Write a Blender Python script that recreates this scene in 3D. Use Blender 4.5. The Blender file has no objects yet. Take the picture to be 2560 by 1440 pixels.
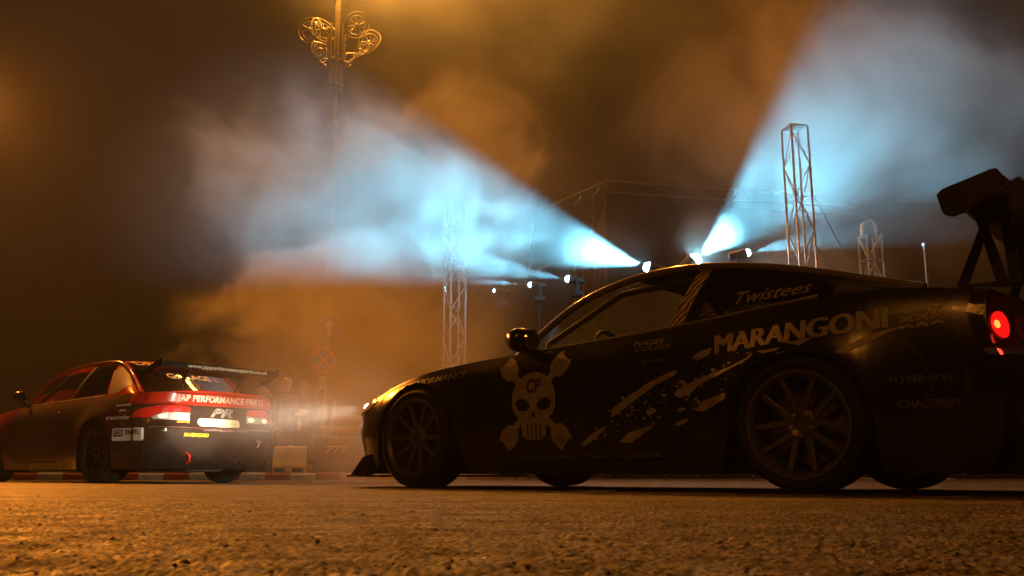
import bpy, bmesh, math, random
from mathutils import Vector, Matrix, noise
from mathutils.bvhtree import BVHTree
R = math.radians
PI = math.pi
random.seed(7)
scene = bpy.context.scene
COL = scene.collection

# ------------------------------------------------------------------ camera
cam_data = bpy.data.cameras.new('camera')
cam_data.sensor_width = 36.0
cam_data.lens = 36.0 * 2300 / 2560
cam_data.clip_start = 0.05
cam_data.clip_end = 900
cam = bpy.data.objects.new('camera', cam_data)
COL.objects.link(cam)
cam.location = (0, 0, 0.0853)
cam.rotation_euler = (PI / 2 + 0.2002, 0, 0)
scene.camera = cam
cam_data.dof.use_dof = True
cam_data.dof.focus_distance = 6.5
cam_data.dof.aperture_fstop = 20.0

# ------------------------------------------------------------------ night sky (light pollution over a very dim sky)
world = bpy.data.worlds.new('World')
scene.world = world
world.use_nodes = True
wn = world.node_tree
bg = wn.nodes['Background']
sky = wn.nodes.new('ShaderNodeTexSky')
sky.sky_type = 'NISHITA'
sky.sun_disc = False
sky.sun_elevation = R(-6)
sky.sun_rotation = R(250)
glow = wn.nodes.new('ShaderNodeMix')
glow.data_type = 'RGBA'
glow.blend_type = 'ADD'
glow.inputs[0].default_value = 1.0
wn.links.new(sky.outputs[0], glow.inputs[6])
glow.inputs[7].default_value = (1.0, 0.42, 0.14, 1)      # town glow
wn.links.new(glow.outputs[2], bg.inputs[0])
bg.inputs[1].default_value = 0.0065

# ------------------------------------------------------------------ render / view
scene.render.engine = 'CYCLES'
cy = scene.cycles
cy.use_denoising = True
cy.use_adaptive_sampling = True
cy.adaptive_threshold = 0.035
cy.adaptive_min_samples = 24
cy.max_bounces = 5
cy.diffuse_bounces = 2
cy.glossy_bounces = 3
cy.transmission_bounces = 4
cy.transparent_max_bounces = 12
cy.volume_bounces = 0
cy.volume_step_rate = 1.0
cy.volume_max_steps = 128
cy.sample_clamp_indirect = 4.0
cy.sample_clamp_direct = 0.0
cy.caustics_reflective = False
cy.caustics_refractive = False
scene.view_settings.view_transform = 'Standard'
scene.view_settings.look = 'None'
scene.view_settings.exposure = 0.0
scene.view_settings.gamma = 1.0

SODIUM = (1.0, 0.285, 0.024)
STAGE = (0.16, 0.57, 0.80)

# ------------------------------------------------------------------ helpers
def link(o, parent=None):
    COL.objects.link(o)
    if parent is not None:
        o.parent = parent
    return o

def tag(o, label=None, cat=None, group=None, kind=None):
    if label: o['label'] = label
    if cat: o['category'] = cat
    if group: o['group'] = group
    if kind: o['kind'] = kind
    return o

def thing(name, label, cat, loc=(0, 0, 0), rotz=0.0, group=None):
    o = bpy.data.objects.new(name, None)
    o.empty_display_size = 0.2
    link(o)
    o.location = loc
    o.rotation_euler = (0, 0, rotz)
    return tag(o, label, cat, group)

def holder(name, parent, loc=(0, 0, 0), rot=(0, 0, 0)):
    o = bpy.data.objects.new(name, None)
    o.empty_display_size = 0.1
    link(o, parent)
    o.location = loc
    o.rotation_euler = rot
    return o

def copy_tree(o, parent=None):
    c = o.copy()
    COL.objects.link(c)
    c.parent = parent
    for ch in list(o.children):
        copy_tree(ch, c)
    return c

class MB:
    """collects simple shapes; build() links them as one mesh object"""
    def __init__(self):
        self.v, self.f = [], []
    def add(self, verts, faces):
        n = len(self.v)
        self.v += [tuple(p) for p in verts]
        self.f += [tuple(i + n for i in q) for q in faces]
        return self
    def box(self, c, s, rot=None):
        hx, hy, hz = s[0] / 2, s[1] / 2, s[2] / 2
        pts = [Vector((x, y, z)) for z in (-hz, hz) for y in (-hy, hy) for x in (-hx, hx)]
        if rot is not None:
            pts = [rot @ p for p in pts]
        pts = [p + Vector(c) for p in pts]
        return self.add(pts, [(0, 2, 3, 1), (4, 5, 7, 6), (0, 1, 5, 4), (2, 6, 7, 3), (0, 4, 6, 2), (1, 3, 7, 5)])
    def tube(self, pts, r, n=8, closed=False, caps=True):
        pts = [Vector(p) for p in pts]
        m = len(pts)
        rs = r if isinstance(r, (list, tuple)) else [r] * m
        up = Vector((0, 0, 1))
        rings = []
        prev = None
        for i, p in enumerate(pts):
            if closed:
                t = (pts[(i + 1) % m] - pts[i - 1]).normalized()
            else:
                t = (pts[min(i + 1, m - 1)] - pts[max(i - 1, 0)]).normalized()
            if prev is None:
                a = up if abs(t.dot(up)) < 0.95 else Vector((1, 0, 0))
                s = t.cross(a).normalized()
            else:
                s = (prev - t * prev.dot(t)).normalized()
            prev = s
            b = t.cross(s)
            rings.append([p + (s * math.cos(2 * PI * k / n) + b * math.sin(2 * PI * k / n)) * rs[i] for k in range(n)])
        vs = [q for ring in rings for q in ring]
        fs = []
        for i in range(m if closed else m - 1):
            j = (i + 1) % m
            for k in range(n):
                fs.append((i * n + k, i * n + (k + 1) % n, j * n + (k + 1) % n, j * n + k))
        if caps and not closed:
            fs.append(tuple(range(n - 1, -1, -1)))
            fs.append(tuple((m - 1) * n + k for k in range(n)))
        return self.add(vs, fs)
    def lathe(self, prof, n=32, axis='Z', loc=(0, 0, 0), closed=False):
        """prof: list of (radius, height)"""
        vs, fs = [], []
        for (r, h) in prof:
            for k in range(n):
                a = 2 * PI * k / n
                if axis == 'Z': q = (r * math.cos(a), r * math.sin(a), h)
                elif axis == 'Y': q = (r * math.cos(a), h, r * math.sin(a))
                else: q = (h, r * math.cos(a), r * math.sin(a))
                vs.append((q[0] + loc[0], q[1] + loc[1], q[2] + loc[2]))
        m = len(prof)
        for i in range(m if closed else m - 1):
            j = (i + 1) % m
            for k in range(n):
                q = (i * n + k, i * n + (k + 1) % n, j * n + (k + 1) % n, j * n + k)
                fs.append(q if axis != 'Y' else q[::-1])
        return self.add(vs, fs)
    def prism(self, poly, ext):
        """poly: list of 3D points, ext: extrusion vector"""
        n = len(poly)
        e = Vector(ext)
        vs = [Vector(p) for p in poly] + [Vector(p) + e for p in poly]
        fs = [tuple(range(n - 1, -1, -1)), tuple(range(n, 2 * n))]
        fs += [(i, (i + 1) % n, n + (i + 1) % n, n + i) for i in range(n)]
        return self.add(vs, fs)
    def mesh(self, name, mat=None, smooth=None, recalc=True):
        me = bpy.data.meshes.new(name)
        me.from_pydata(self.v, [], self.f)
        if recalc:
            bm = bmesh.new(); bm.from_mesh(me)
            bmesh.ops.recalc_face_normals(bm, faces=bm.faces)
            bm.to_mesh(me); bm.free()
        if mat is not None:
            me.materials.append(mat)
        if smooth:
            me.shade_smooth()
            if smooth < 180:
                me.set_sharp_from_angle(angle=R(smooth))
        me.update()
        return me
    def build(self, name, mat, parent=None, smooth=None, bevel=0.0, recalc=True):
        o = bpy.data.objects.new(name, self.mesh(name, mat, smooth, recalc))
        link(o, parent)
        if bevel:
            b = o.modifiers.new('bevel', 'BEVEL')
            b.width = bevel; b.segments = 2; b.limit_method = 'ANGLE'; b.angle_limit = R(35)
        return o

def interp(tab, x):
    """monotone-ish cubic (Catmull-Rom on uneven knots) table lookup; tab sorted by x"""
    if x <= tab[0][0]: return tab[0][1]
    if x >= tab[-1][0]: return tab[-1][1]
    for i in range(len(tab) - 1):
        if x <= tab[i + 1][0]:
            x0, y0 = tab[i]; x1, y1 = tab[i + 1]
            h = x1 - x0
            m0 = (y1 - tab[i - 1][1]) / (x1 - tab[i - 1][0]) if i > 0 else (y1 - y0) / h
            m1 = (tab[i + 2][1] - y0) / (tab[i + 2][0] - x0) if i + 2 < len(tab) else (y1 - y0) / h
            t = (x - x0) / h
            return ((2*t**3 - 3*t**2 + 1) * y0 + (t**3 - 2*t**2 + t) * h * m0 + (-2*t**3 + 3*t**2) * y1 + (t**3 - t**2) * h * m1)

def sstep(a, b, x):
    t = max(0.0, min(1.0, (x - a) / (b - a)))
    return t * t * (3 - 2 * t)

# ------------------------------------------------------------------ materials
def pmat(name, col, rough=0.5, metal=0.0, coat=0.0, spec=0.5, var=0.0, scale=8.0, bump=0.0, bscale=60.0, emit=None, estr=0.0,
         alpha=1.0, trans=0.0, ior=1.45, coat_rough=0.03, rvar=0.0):
    m = bpy.data.materials.new(name)
    m.use_nodes = True
    nt = m.node_tree
    b = nt.nodes['Principled BSDF']
    c = tuple(col) + (1,) if len(col) == 3 else col
    b.inputs['Base Color'].default_value = c
    b.inputs['Roughness'].default_value = rough
    b.inputs['Metallic'].default_value = metal
    b.inputs['Coat Weight'].default_value = coat
    b.inputs['Coat Roughness'].default_value = coat_rough
    b.inputs['Specular IOR Level'].default_value = spec
    b.inputs['Transmission Weight'].default_value = trans
    b.inputs['IOR'].default_value = ior
    b.inputs['Alpha'].default_value = alpha
    if emit:
        b.inputs['Emission Color'].default_value = tuple(emit) + (1,)
        b.inputs['Emission Strength'].default_value = estr
    if var > 0 or rvar > 0 or bump > 0:
        tc = nt.nodes.new('ShaderNodeTexCoord')
    if var > 0 or rvar > 0:
        n = nt.nodes.new('ShaderNodeTexNoise')
        n.inputs['Scale'].default_value = scale
        n.inputs['Detail'].default_value = 6
        nt.links.new(tc.outputs['Object'], n.inputs['Vector'])
    if var > 0:
        r = nt.nodes.new('ShaderNodeValToRGB')
        r.color_ramp.elements[0].position = 0.3
        r.color_ramp.elements[1].position = 0.7
        r.color_ramp.elements[0].color = tuple(x * (1 - var) for x in c[:3]) + (1,)
        r.color_ramp.elements[1].color = tuple(min(1, x * (1 + var)) for x in c[:3]) + (1,)
        nt.links.new(n.outputs['Fac'], r.inputs['Fac'])
        nt.links.new(r.outputs['Color'], b.inputs['Base Color'])
    if rvar > 0:
        mr = nt.nodes.new('ShaderNodeMapRange')
        mr.inputs[1].default_value = 0.3; mr.inputs[2].default_value = 0.7
        mr.inputs[3].default_value = max(0.02, rough - rvar); mr.inputs[4].default_value = min(1, rough + rvar)
        nt.links.new(n.outputs['Fac'], mr.inputs[0])
        nt.links.new(mr.outputs[0], b.inputs['Roughness'])
    if bump > 0:
        n2 = nt.nodes.new('ShaderNodeTexNoise')
        n2.inputs['Scale'].default_value = bscale
        n2.inputs['Detail'].default_value = 4
        nt.links.new(tc.outputs['Object'], n2.inputs['Vector'])
        bp = nt.nodes.new('ShaderNodeBump')
        bp.inputs['Strength'].default_value = bump
        bp.inputs['Distance'].default_value = 0.02
        nt.links.new(n2.outputs['Fac'], bp.inputs['Height'])
        nt.links.new(bp.outputs['Normal'], b.inputs['Normal'])
    return m

M = {}
M['black_metal'] = pmat('black metal', (0.02, 0.02, 0.022), 0.45, 0.0, spec=0.5, rvar=0.15)
M['dark_rubber'] = pmat('tyre rubber', (0.018, 0.017, 0.016), 0.75, bump=0.2, bscale=90, var=0.3, scale=14)
M['aluminium'] = pmat('truss aluminium', (0.62, 0.62, 0.62), 0.32, 0.9, rvar=0.12, scale=20)
M['steel'] = pmat('galvanised steel', (0.42, 0.42, 0.42), 0.42, 0.8, var=0.15, rvar=0.1)
M['black_cloth'] = pmat('black stage cloth', (0.022, 0.018, 0.018), 0.95, spec=0.1, var=0.4, scale=1.5, bump=0.4, bscale=5)
M['sign_white'] = pmat('sign white', (0.75, 0.75, 0.72), 0.4)
M['sign_blue'] = pmat('sign blue', (0.02, 0.06, 0.32), 0.4)
M['sign_red'] = pmat('sign red', (0.55, 0.03, 0.02), 0.4)
M['lamp_metal'] = pmat('lamp post cream paint', (0.20, 0.16, 0.11), 0.4, 0.3, var=0.15, rvar=0.1)
M['sodium_bulb'] = pmat('sodium bulb', (0.9, 0.6, 0.3), 0.4, emit=(1.0, 0.42, 0.06), estr=300)
M['lantern'] = pmat('lit lantern glass', (0.9, 0.6, 0.3), 0.4, emit=(1.0, 0.42, 0.06), estr=600)
M['kerb_red'] = pmat('kerb red paint', (0.26, 0.035, 0.02), 0.6, var=0.35, scale=9)
M['kerb_white'] = pmat('kerb white paint', (0.40, 0.37, 0.32), 0.6, var=0.25, scale=9)
# ------------------------------------------------------------------ ground
def ground_material():
    m = bpy.data.materials.new('worn coarse asphalt')
    m.use_nodes = True
    nt = m.node_tree
    b = nt.nodes['Principled BSDF']
    geo = nt.nodes.new('ShaderNodeNewGeometry')
    def noise_n(scale, detail=6, rough=0.6):
        n = nt.nodes.new('ShaderNodeTexNoise')
        n.inputs['Scale'].default_value = scale
        n.inputs['Detail'].default_value = detail
        n.inputs['Roughness'].default_value = rough
        nt.links.new(geo.outputs['Position'], n.inputs['Vector'])
        return n
    def ramp(src, stops):
        r = nt.nodes.new('ShaderNodeValToRGB')
        e = r.color_ramp.elements
        while len(e) < len(stops): e.new(0.5)
        for el, (p, c) in zip(e, stops):
            el.position = p; el.color = tuple(c) + (1,)
        nt.links.new(src, r.inputs['Fac'])
        return r
    def mix(fac, a, bb, mode='MIX'):
        x = nt.nodes.new('ShaderNodeMix')
        x.data_type = 'RGBA'; x.blend_type = mode
        if hasattr(fac, 'is_output'): nt.links.new(fac, x.inputs[0])
        else: x.inputs[0].default_value = fac
        nt.links.new(a, x.inputs[6]); nt.links.new(bb, x.inputs[7])
        return x
    vor = nt.nodes.new('ShaderNodeTexVoronoi')
    vor.inputs['Scale'].default_value = 95
    nt.links.new(geo.outputs['Position'], vor.inputs['Vector'])
    stones = ramp(vor.outputs['Color'], [(0.15, (0.018, 0.015, 0.012)), (0.55, (0.058, 0.045, 0.033)), (0.95, (0.50, 0.37, 0.25))])
    patch = ramp(noise_n(1.3, 8).outputs['Fac'], [(0.35, (0.35, 0.35, 0.35)), (0.65, (1, 1, 1))])
    col = mix(1.0, stones.outputs['Color'], patch.outputs['Color'], 'MULTIPLY')
    speck = ramp(noise_n(62, 5, 0.75).outputs['Fac'], [(0.41, (0.07, 0.07, 0.07)), (0.55, (1, 1, 1))])
    col = mix(0.95, col.outputs[2], speck.outputs['Color'], 'MULTIPLY')
    # rubber laid down in long streaks
    mp = nt.nodes.new('ShaderNodeMapping')
    mp.inputs['Rotation'].default_value = (0, 0, R(36))
    mp.inputs['Scale'].default_value = (0.22, 3.2, 1)
    nt.links.new(geo.outputs['Position'], mp.inputs['Vector'])
    sn = nt.nodes.new('ShaderNodeTexNoise')
    sn.inputs['Scale'].default_value = 1.2; sn.inputs['Detail'].default_value = 5
    nt.links.new(mp.outputs['Vector'], sn.inputs['Vector'])
    streak = ramp(sn.outputs['Fac'], [(0.41, (0.14, 0.13, 0.125)), (0.53, (1, 1, 1))])
    col = mix(0.95, col.outputs[2], streak.outputs['Color'], 'MULTIPLY')
    nt.links.new(col.outputs[2], b.inputs['Base Color'])
    rr = ramp(noise_n(9, 6).outputs['Fac'], [(0.3, (0.42,) * 3), (0.7, (0.75,) * 3)])
    nt.links.new(rr.outputs['Color'], b.inputs['Roughness'])
    b.inputs['Specular IOR Level'].default_value = 0.4
    hn = noise_n(190, 5, 0.7)
    bp = nt.nodes.new('ShaderNodeBump')
    bp.inputs['Strength'].default_value = 0.8; bp.inputs['Distance'].default_value = 0.006
    nt.links.new(hn.outputs['Fac'], bp.inputs['Height'])
    bp2 = nt.nodes.new('ShaderNodeBump')
    bp2.inputs['Strength'].default_value = 0.7; bp2.inputs['Distance'].default_value = 0.006
    nt.links.new(vor.outputs['Distance'], bp2.inputs['Height'])
    nt.links.new(bp.outputs['Normal'], bp2.inputs['Normal'])
    nt.links.new(bp2.outputs['Normal'], b.inputs['Normal'])
    return m
M['asphalt'] = ground_material()

def ground_height(x, y):
    near = 1 - sstep(2.2, 4.2, y)
    p = Vector((x, y, 0))
    z = 0.0
    if near > 0:
        z += near * (0.004 * noise.noise(p * 1.7) + 0.0022 * noise.noise(p * 9) + 0.0018 * noise.noise(p * 38) + 0.0046 * noise.noise(p * 108))
        edge = y - (2.35 - 0.16 * x)
    return z

def build_ground():
    me = bpy.data.meshes.new('ground')
    bm = bmesh.new()
    # fine sheet right in front of the camera, coarser behind, one sheet out to the horizon
    ys, y = [], 0.45
    while y < 4.6:
        ys.append(y); y += (0.0045 + 0.0060 * (y - 0.7)) if y > 0.7 else 0.02
    ys = [-60, -12, -3, -0.5, 0.15] + ys + [5.2, 6, 7.5, 10, 14, 20, 30, 60, 150, 500]
    nx = 520
    rows = []
    for y in ys:
        half = 0.60 * abs(y) + 0.12 if 0.4 < y < 4.6 else (3.2 if y <= 4.6 else 3.6)
        half = max(half, 0.55)
        row = []
        for i in range(nx + 1):
            x = -half + 2 * half * i / nx
            row.append(bm.verts.new((x, y, ground_height(x, y) if 0.4 < y < 4.6 else 0.0)))
        for sgn, lst in ((-1, []), (1, [])):
            pass
        left = [bm.verts.new((-max(half * 1.6, k), y, 0)) for k in (600, 40, 12)]
        right = [bm.verts.new((max(half * 1.6, k), y, 0)) for k in (12, 40, 600)]
        rows.append(left + row + right)
    for a, b_ in zip(rows[:-1], rows[1:]):
        for i in range(len(a) - 1):
            bm.faces.new((a[i], a[i + 1], b_[i + 1], b_[i]))
    bm.to_mesh(me); bm.free()
    me.materials.append(M['asphalt'])
    me.shade_smooth()
    o = bpy.data.objects.new('ground', me)
    link(o)
    tag(o, kind='structure')
    return o
build_ground()

# loose grit and stones lying on the asphalt near the camera (nobody could count it)
def build_grit():
    mb = MB()
    rnd = random.Random(3)
    for i in range(900):
        y = 0.8 + 3.4 * rnd.random() ** 1.4
        x = (rnd.random() * 2 - 1) * (0.6 * y + 0.1)
        s = 0.0010 + 0.0024 * rnd.random() ** 3
        if rnd.random() < 0.012: s *= 1.8
        z = ground_height(x, y)
        pts = []
        for d in ((1, 0, 0), (-1, 0, 0), (0, 1, 0), (0, -1, 0), (0, 0, 1), (0, 0, -1)):
            k = s * (0.6 + 0.7 * rnd.random())
            pts.append((x + d[0] * k * 1.3, y + d[1] * k * 1.2, z + s * 0.4 + d[2] * k * 0.8))
        mb.add(pts, [(0, 2, 4), (2, 1, 4), (1, 3, 4), (3, 0, 4), (2, 0, 5), (1, 2, 5), (3, 1, 5), (0, 3, 5)])
    o = mb.build('gravel', pmat('loose grit', (0.11, 0.09, 0.07), 0.7, var=0.6, scale=40), recalc=False)
    tag(o, 'loose dark grit and rubber crumbs strewn over the asphalt', 'grit', kind='stuff')
build_grit()

# ------------------------------------------------------------------ lights of the place
def point_light(name, loc, power, col, radius=0.15, parent=None):
    d = bpy.data.lights.new(name, 'POINT')
    d.energy = power; d.color = col; d.shadow_soft_size = radius
    o = bpy.data.objects.new(name, d)
    link(o, parent); o.location = loc
    return o

def spot_light(name, loc, direction, power, col, angle, blend, radius=0.05, parent=None):
    d = bpy.data.lights.new(name, 'SPOT')
    d.energy = power; d.color = col; d.spot_size = angle; d.spot_blend = blend; d.shadow_soft_size = radius
    o = bpy.data.objects.new(name, d)
    link(o, parent); o.location = loc
    o.rotation_euler = Vector(direction).to_track_quat('-Z', 'Y').to_euler()
    return o

def street_lamp(label, loc, height, arm, power, aim, cone=115, group='plain sodium street lamps along the road'):
    """plain sodium road lamp: tapered pole, arm, lamp head, glowing bowl"""
    t = thing('street_lamp', label, 'street lamp', loc, 0, group)
    MB().tube([(0, 0, 0), (0, 0, height * 0.5), (0, 0, height)], [0.09, 0.075, 0.055], 12).build('pole', M['steel'], t, 60)
    MB().lathe([(0.0, 0.0), (0.17, 0.0), (0.17, 0.05), (0.12, 0.07), (0.11, 0.35), (0.09, 0.37)], 16).build('base', M['steel'], t, 40)
    a = Vector(arm)
    MB().tube([(0, 0, height - 0.05), a * 0.5 + Vector((0, 0, height + 0.22)), a + Vector((0, 0, height + 0.3))], [0.045, 0.04, 0.035], 10).build('arm', M['steel'], t, 60)
    e = a * 1.0 + Vector((0, 0, height + 0.28))
    d = a.normalized()
    q = d.to_track_quat('X', 'Z').to_matrix()
    h = MB()
    h.box(e + d * 0.3 + Vector((0, 0, 0.05)), (0.72, 0.30, 0.10), q)
    h.build('lamp_head', M['steel'], t, bevel=0.03)
    g = MB()
    g.lathe([(0.0, -0.10), (0.07, -0.095), (0.12, -0.06), (0.135, 0.0)], 20, 'Z', e + d * 0.34 + Vector((0, 0, -0.004)))
    g.build('bowl', M['sodium_bulb'], t, 60)
    lp = e + d * 0.34 + Vector((0, 0, -0.16))
    spot_light('sodium_light', lp, Vector(aim) - Vector(loc) - lp, power, SODIUM, R(cone), 1.0, 0.12, t)
    return t
# ------------------------------------------------------------------ air: thin haze and drifting smoke
def volume_mat(name, dens, col=(0.95, 0.95, 0.95), aniso=0.25):
    m = bpy.data.materials.new(name)
    m.use_nodes = True
    nt = m.node_tree
    nt.nodes.remove(nt.nodes['Principled BSDF'])
    out = [n for n in nt.nodes if n.type == 'OUTPUT_MATERIAL'][0]
    pv = nt.nodes.new('ShaderNodeVolumePrincipled')
    pv.inputs['Color'].default_value = tuple(col) + (1,)
    pv.inputs['Density'].default_value = dens
    pv.inputs['Anisotropy'].default_value = aniso
    nt.links.new(pv.outputs[0], out.inputs['Volume'])
    m.cycles.volume_sampling = 'MULTIPLE_IMPORTANCE'
    return m, pv

def build_haze():
    m, pv = volume_mat('thin night haze', 0.0015)
    m.cycles.homogeneous_volume = True
    o = MB().box((0, 21, 9.5), (70, 60, 21)).build('haze', m)
    return tag(o, 'thin pale haze filling the air', 'haze', kind='stuff')

def smoke(label, loc, rad, dens, scale=0.45, lo=0.46, hi=0.72, seed=0.0, detail=4, warp=0.6, col=(0.95, 0.95, 0.95), power=1.0, stretch=(1, 1, 1), rot=(0, 0, 0), base=0.0):
    m, pv = volume_mat('smoke ' + label[:20], 1.0, col)
    nt = m.node_tree
    tc = nt.nodes.new('ShaderNodeTexCoord')
    # object space is the unit sphere: fade towards its surface
    ln = nt.nodes.new('ShaderNodeVectorMath'); ln.operation = 'LENGTH'
    nt.links.new(tc.outputs['Object'], ln.inputs[0])
    fall = nt.nodes.new('ShaderNodeMapRange'); fall.interpolation_type = 'SMOOTHSTEP'
    fall.inputs[1].default_value = 0.25; fall.inputs[2].default_value = 0.98
    fall.inputs[3].default_value = 1.0; fall.inputs[4].default_value = 0.0
    nt.links.new(ln.outputs['Value'], fall.inputs[0])
    sc = nt.nodes.new('ShaderNodeVectorMath'); sc.operation = 'MULTIPLY'
    sc.inputs[1].default_value = tuple(r * s for r, s in zip(rad, stretch))
    nt.links.new(tc.outputs['Object'], sc.inputs[0])
    ad = nt.nodes.new('ShaderNodeVectorMath'); ad.operation = 'ADD'
    ad.inputs[1].default_value = (seed * 13.1, seed * 7.7, seed * 3.3)
    nt.links.new(sc.outputs[0], ad.inputs[0])
    n = nt.nodes.new('ShaderNodeTexNoise')
    n.inputs['Scale'].default_value = scale
    n.inputs['Detail'].default_value = detail
    n.inputs['Roughness'].default_value = 0.62
    n.inputs['Distortion'].default_value = warp
    nt.links.new(ad.outputs[0], n.inputs['Vector'])
    # the cloud edge is eaten away by the noise
    mr = nt.nodes.new('ShaderNodeMapRange'); mr.interpolation_type = 'SMOOTHSTEP'
    mr.inputs[3].default_value = base; mr.inputs[4].default_value = 1.0
    mr.inputs[1].default_value = lo; mr.inputs[2].default_value = hi
    su = nt.nodes.new('ShaderNodeMath'); su.operation = 'MULTIPLY_ADD'
    su.inputs[1].default_value = 0.26
    nt.links.new(fall.outputs[0], su.inputs[0]); 
    off = nt.nodes.new('ShaderNodeMath'); off.operation = 'SUBTRACT'; off.inputs[1].default_value = 0.20
    nt.links.new(n.outputs['Fac'], off.inputs[0])
    nt.links.new(off.outputs[0], su.inputs[2])
    nt.links.new(su.outputs[0], mr.inputs[0])
    mu = nt.nodes.new('ShaderNodeMath'); mu.operation = 'MULTIPLY'
    nt.links.new(mr.outputs[0], mu.inputs[0]); nt.links.new(fall.outputs[0], mu.inputs[1])
    d = nt.nodes.new('ShaderNodeMath'); d.operation = 'MULTIPLY'; d.inputs[1].default_value = dens
    nt.links.new(mu.outputs[0], d.inputs[0])
    nt.links.new(d.outputs[0], pv.inputs['Density'])
    me = bpy.data.meshes.new('smoke')
    bm = bmesh.new(); bmesh.ops.create_icosphere(bm, subdivisions=3, radius=1.0); bm.to_mesh(me); bm.free()
    me.materials.append(m)
    o = bpy.data.objects.new('smoke', me)
    link(o); o.location = loc; o.scale = rad; o.rotation_euler = rot
    return tag(o, label, 'smoke', 'drifting tyre smoke', 'stuff')
# ------------------------------------------------------------------ sodium street lamps, some added out of view (their glow lights the smoke)
street_lamp('sodium street lamp glowing just past the red coupe, cut off by the picture edge', (-10.2, 14.6, 0), 6.0, (1.1, -0.4, 0), 7000, (-1.0, 5.0, 0.0), 118)
street_lamp('unseen sodium street lamp added beyond the rear wing of the black coupe', (13.5, 19.0, 0), 10.5, (-1.4, -0.5, 0), 450, (6.0, 14.0, 0.0), 110)  # weak lamp added out of view to light the right side
street_lamp('unseen sodium fill lamp added behind the camera', (-7.0, -7.0, 0), 8.5, (1.2, 0.5, 0), 520, (0.5, 6.0, 0.0), 100)  # weak fill added behind the camera to lift the car lettering

# assumed sodium lamp hung high over the road for roof highlights and orange smoke
hl = thing('assumed_hanging_lamp', 'assumed sodium lamp hung on a span wire high over the road, unseen above the picture', 'street lamp', (1.2, 18.5, 13.6), 0, 'assumed sodium lamps hung over the road')
MB().tube([(-16, 0.4, 1.3), (-8, 0.2, 0.75), (0, 0, 0.5), (8, -0.2, 0.75), (16, -0.4, 1.3)], 0.008, 6).build('assumed_span_wire', M['steel'], hl, 60)
for mx in (-16, 16):
    MB().tube([(mx, -0.4 if mx > 0 else 0.4, -13.6), (mx, -0.4 if mx > 0 else 0.4, 1.5)], [0.12, 0.08], 12).build('assumed_mast', M['steel'], hl, 60)  # masts added out of view to carry the assumed lamp's wire
MB().lathe([(0.0, 0.5), (0.03, 0.5), (0.03, 0.32), (0.12, 0.28), (0.30, 0.10), (0.32, 0.04), (0.30, 0.04)], 20).build('hood', M['steel'], hl, 40)
MB().lathe([(0.0, -0.12), (0.10, -0.11), (0.18, -0.06), (0.21, 0.02)], 20).build('bowl', M['sodium_bulb'], hl, 60)
spot_light('sodium_light', (0, 0, -0.3), (0.5, -10.5, -11.0), 4200, SODIUM, R(100), 1.0, 0.2, hl)

# ------------------------------------------------------------------ row of stage spotlights
M['lens'] = pmat('spotlight lens', (0.8, 0.9, 1.0), 0.2, emit=(0.35, 0.85, 1.0), estr=90)
M['lens_dim'] = pmat('dim spotlight lens', (0.8, 0.9, 1.0), 0.2, emit=(0.35, 0.85, 1.0), estr=25)
STAGE_LIGHTS = [   # position, direction, power, full angle, blend, label
    ((2.28, 15.07, 3.5), (-0.95, -0.10, 0.26), 16500, 42, 0.55, 'stage spotlight throwing the broad blue beam into the big smoke cloud'),
    ((2.97, 14.54, 3.5), (0.76, -0.28, 0.60), 7500, 59, 0.55, 'brightest stage spotlight standing right over the black coupe roof'),
    ((3.69, 14.05, 3.5), (0.97, -0.10, 0.20), 4000, 25, 0.4, 'stage spotlight with a narrow beam passing the near truss tower'),
    ((1.00, 16.01, 3.5), (-0.96, -0.08, 0.14), 4500, 21, 0.35, 'small stage spotlight between the broad blue beam and the truss tower'),
    ((0.34, 16.53, 3.5), (-0.96, -0.08, 0.05), 3500, 11, 0.4, 'second smallest stage spotlight, next to the slim truss tower'),
    ((-0.33, 17.09, 3.5), (-0.96, -0.05, 0.02), 1200, 8, 0.4, 'faintest stage spotlight, farthest along the row'),
]
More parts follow.
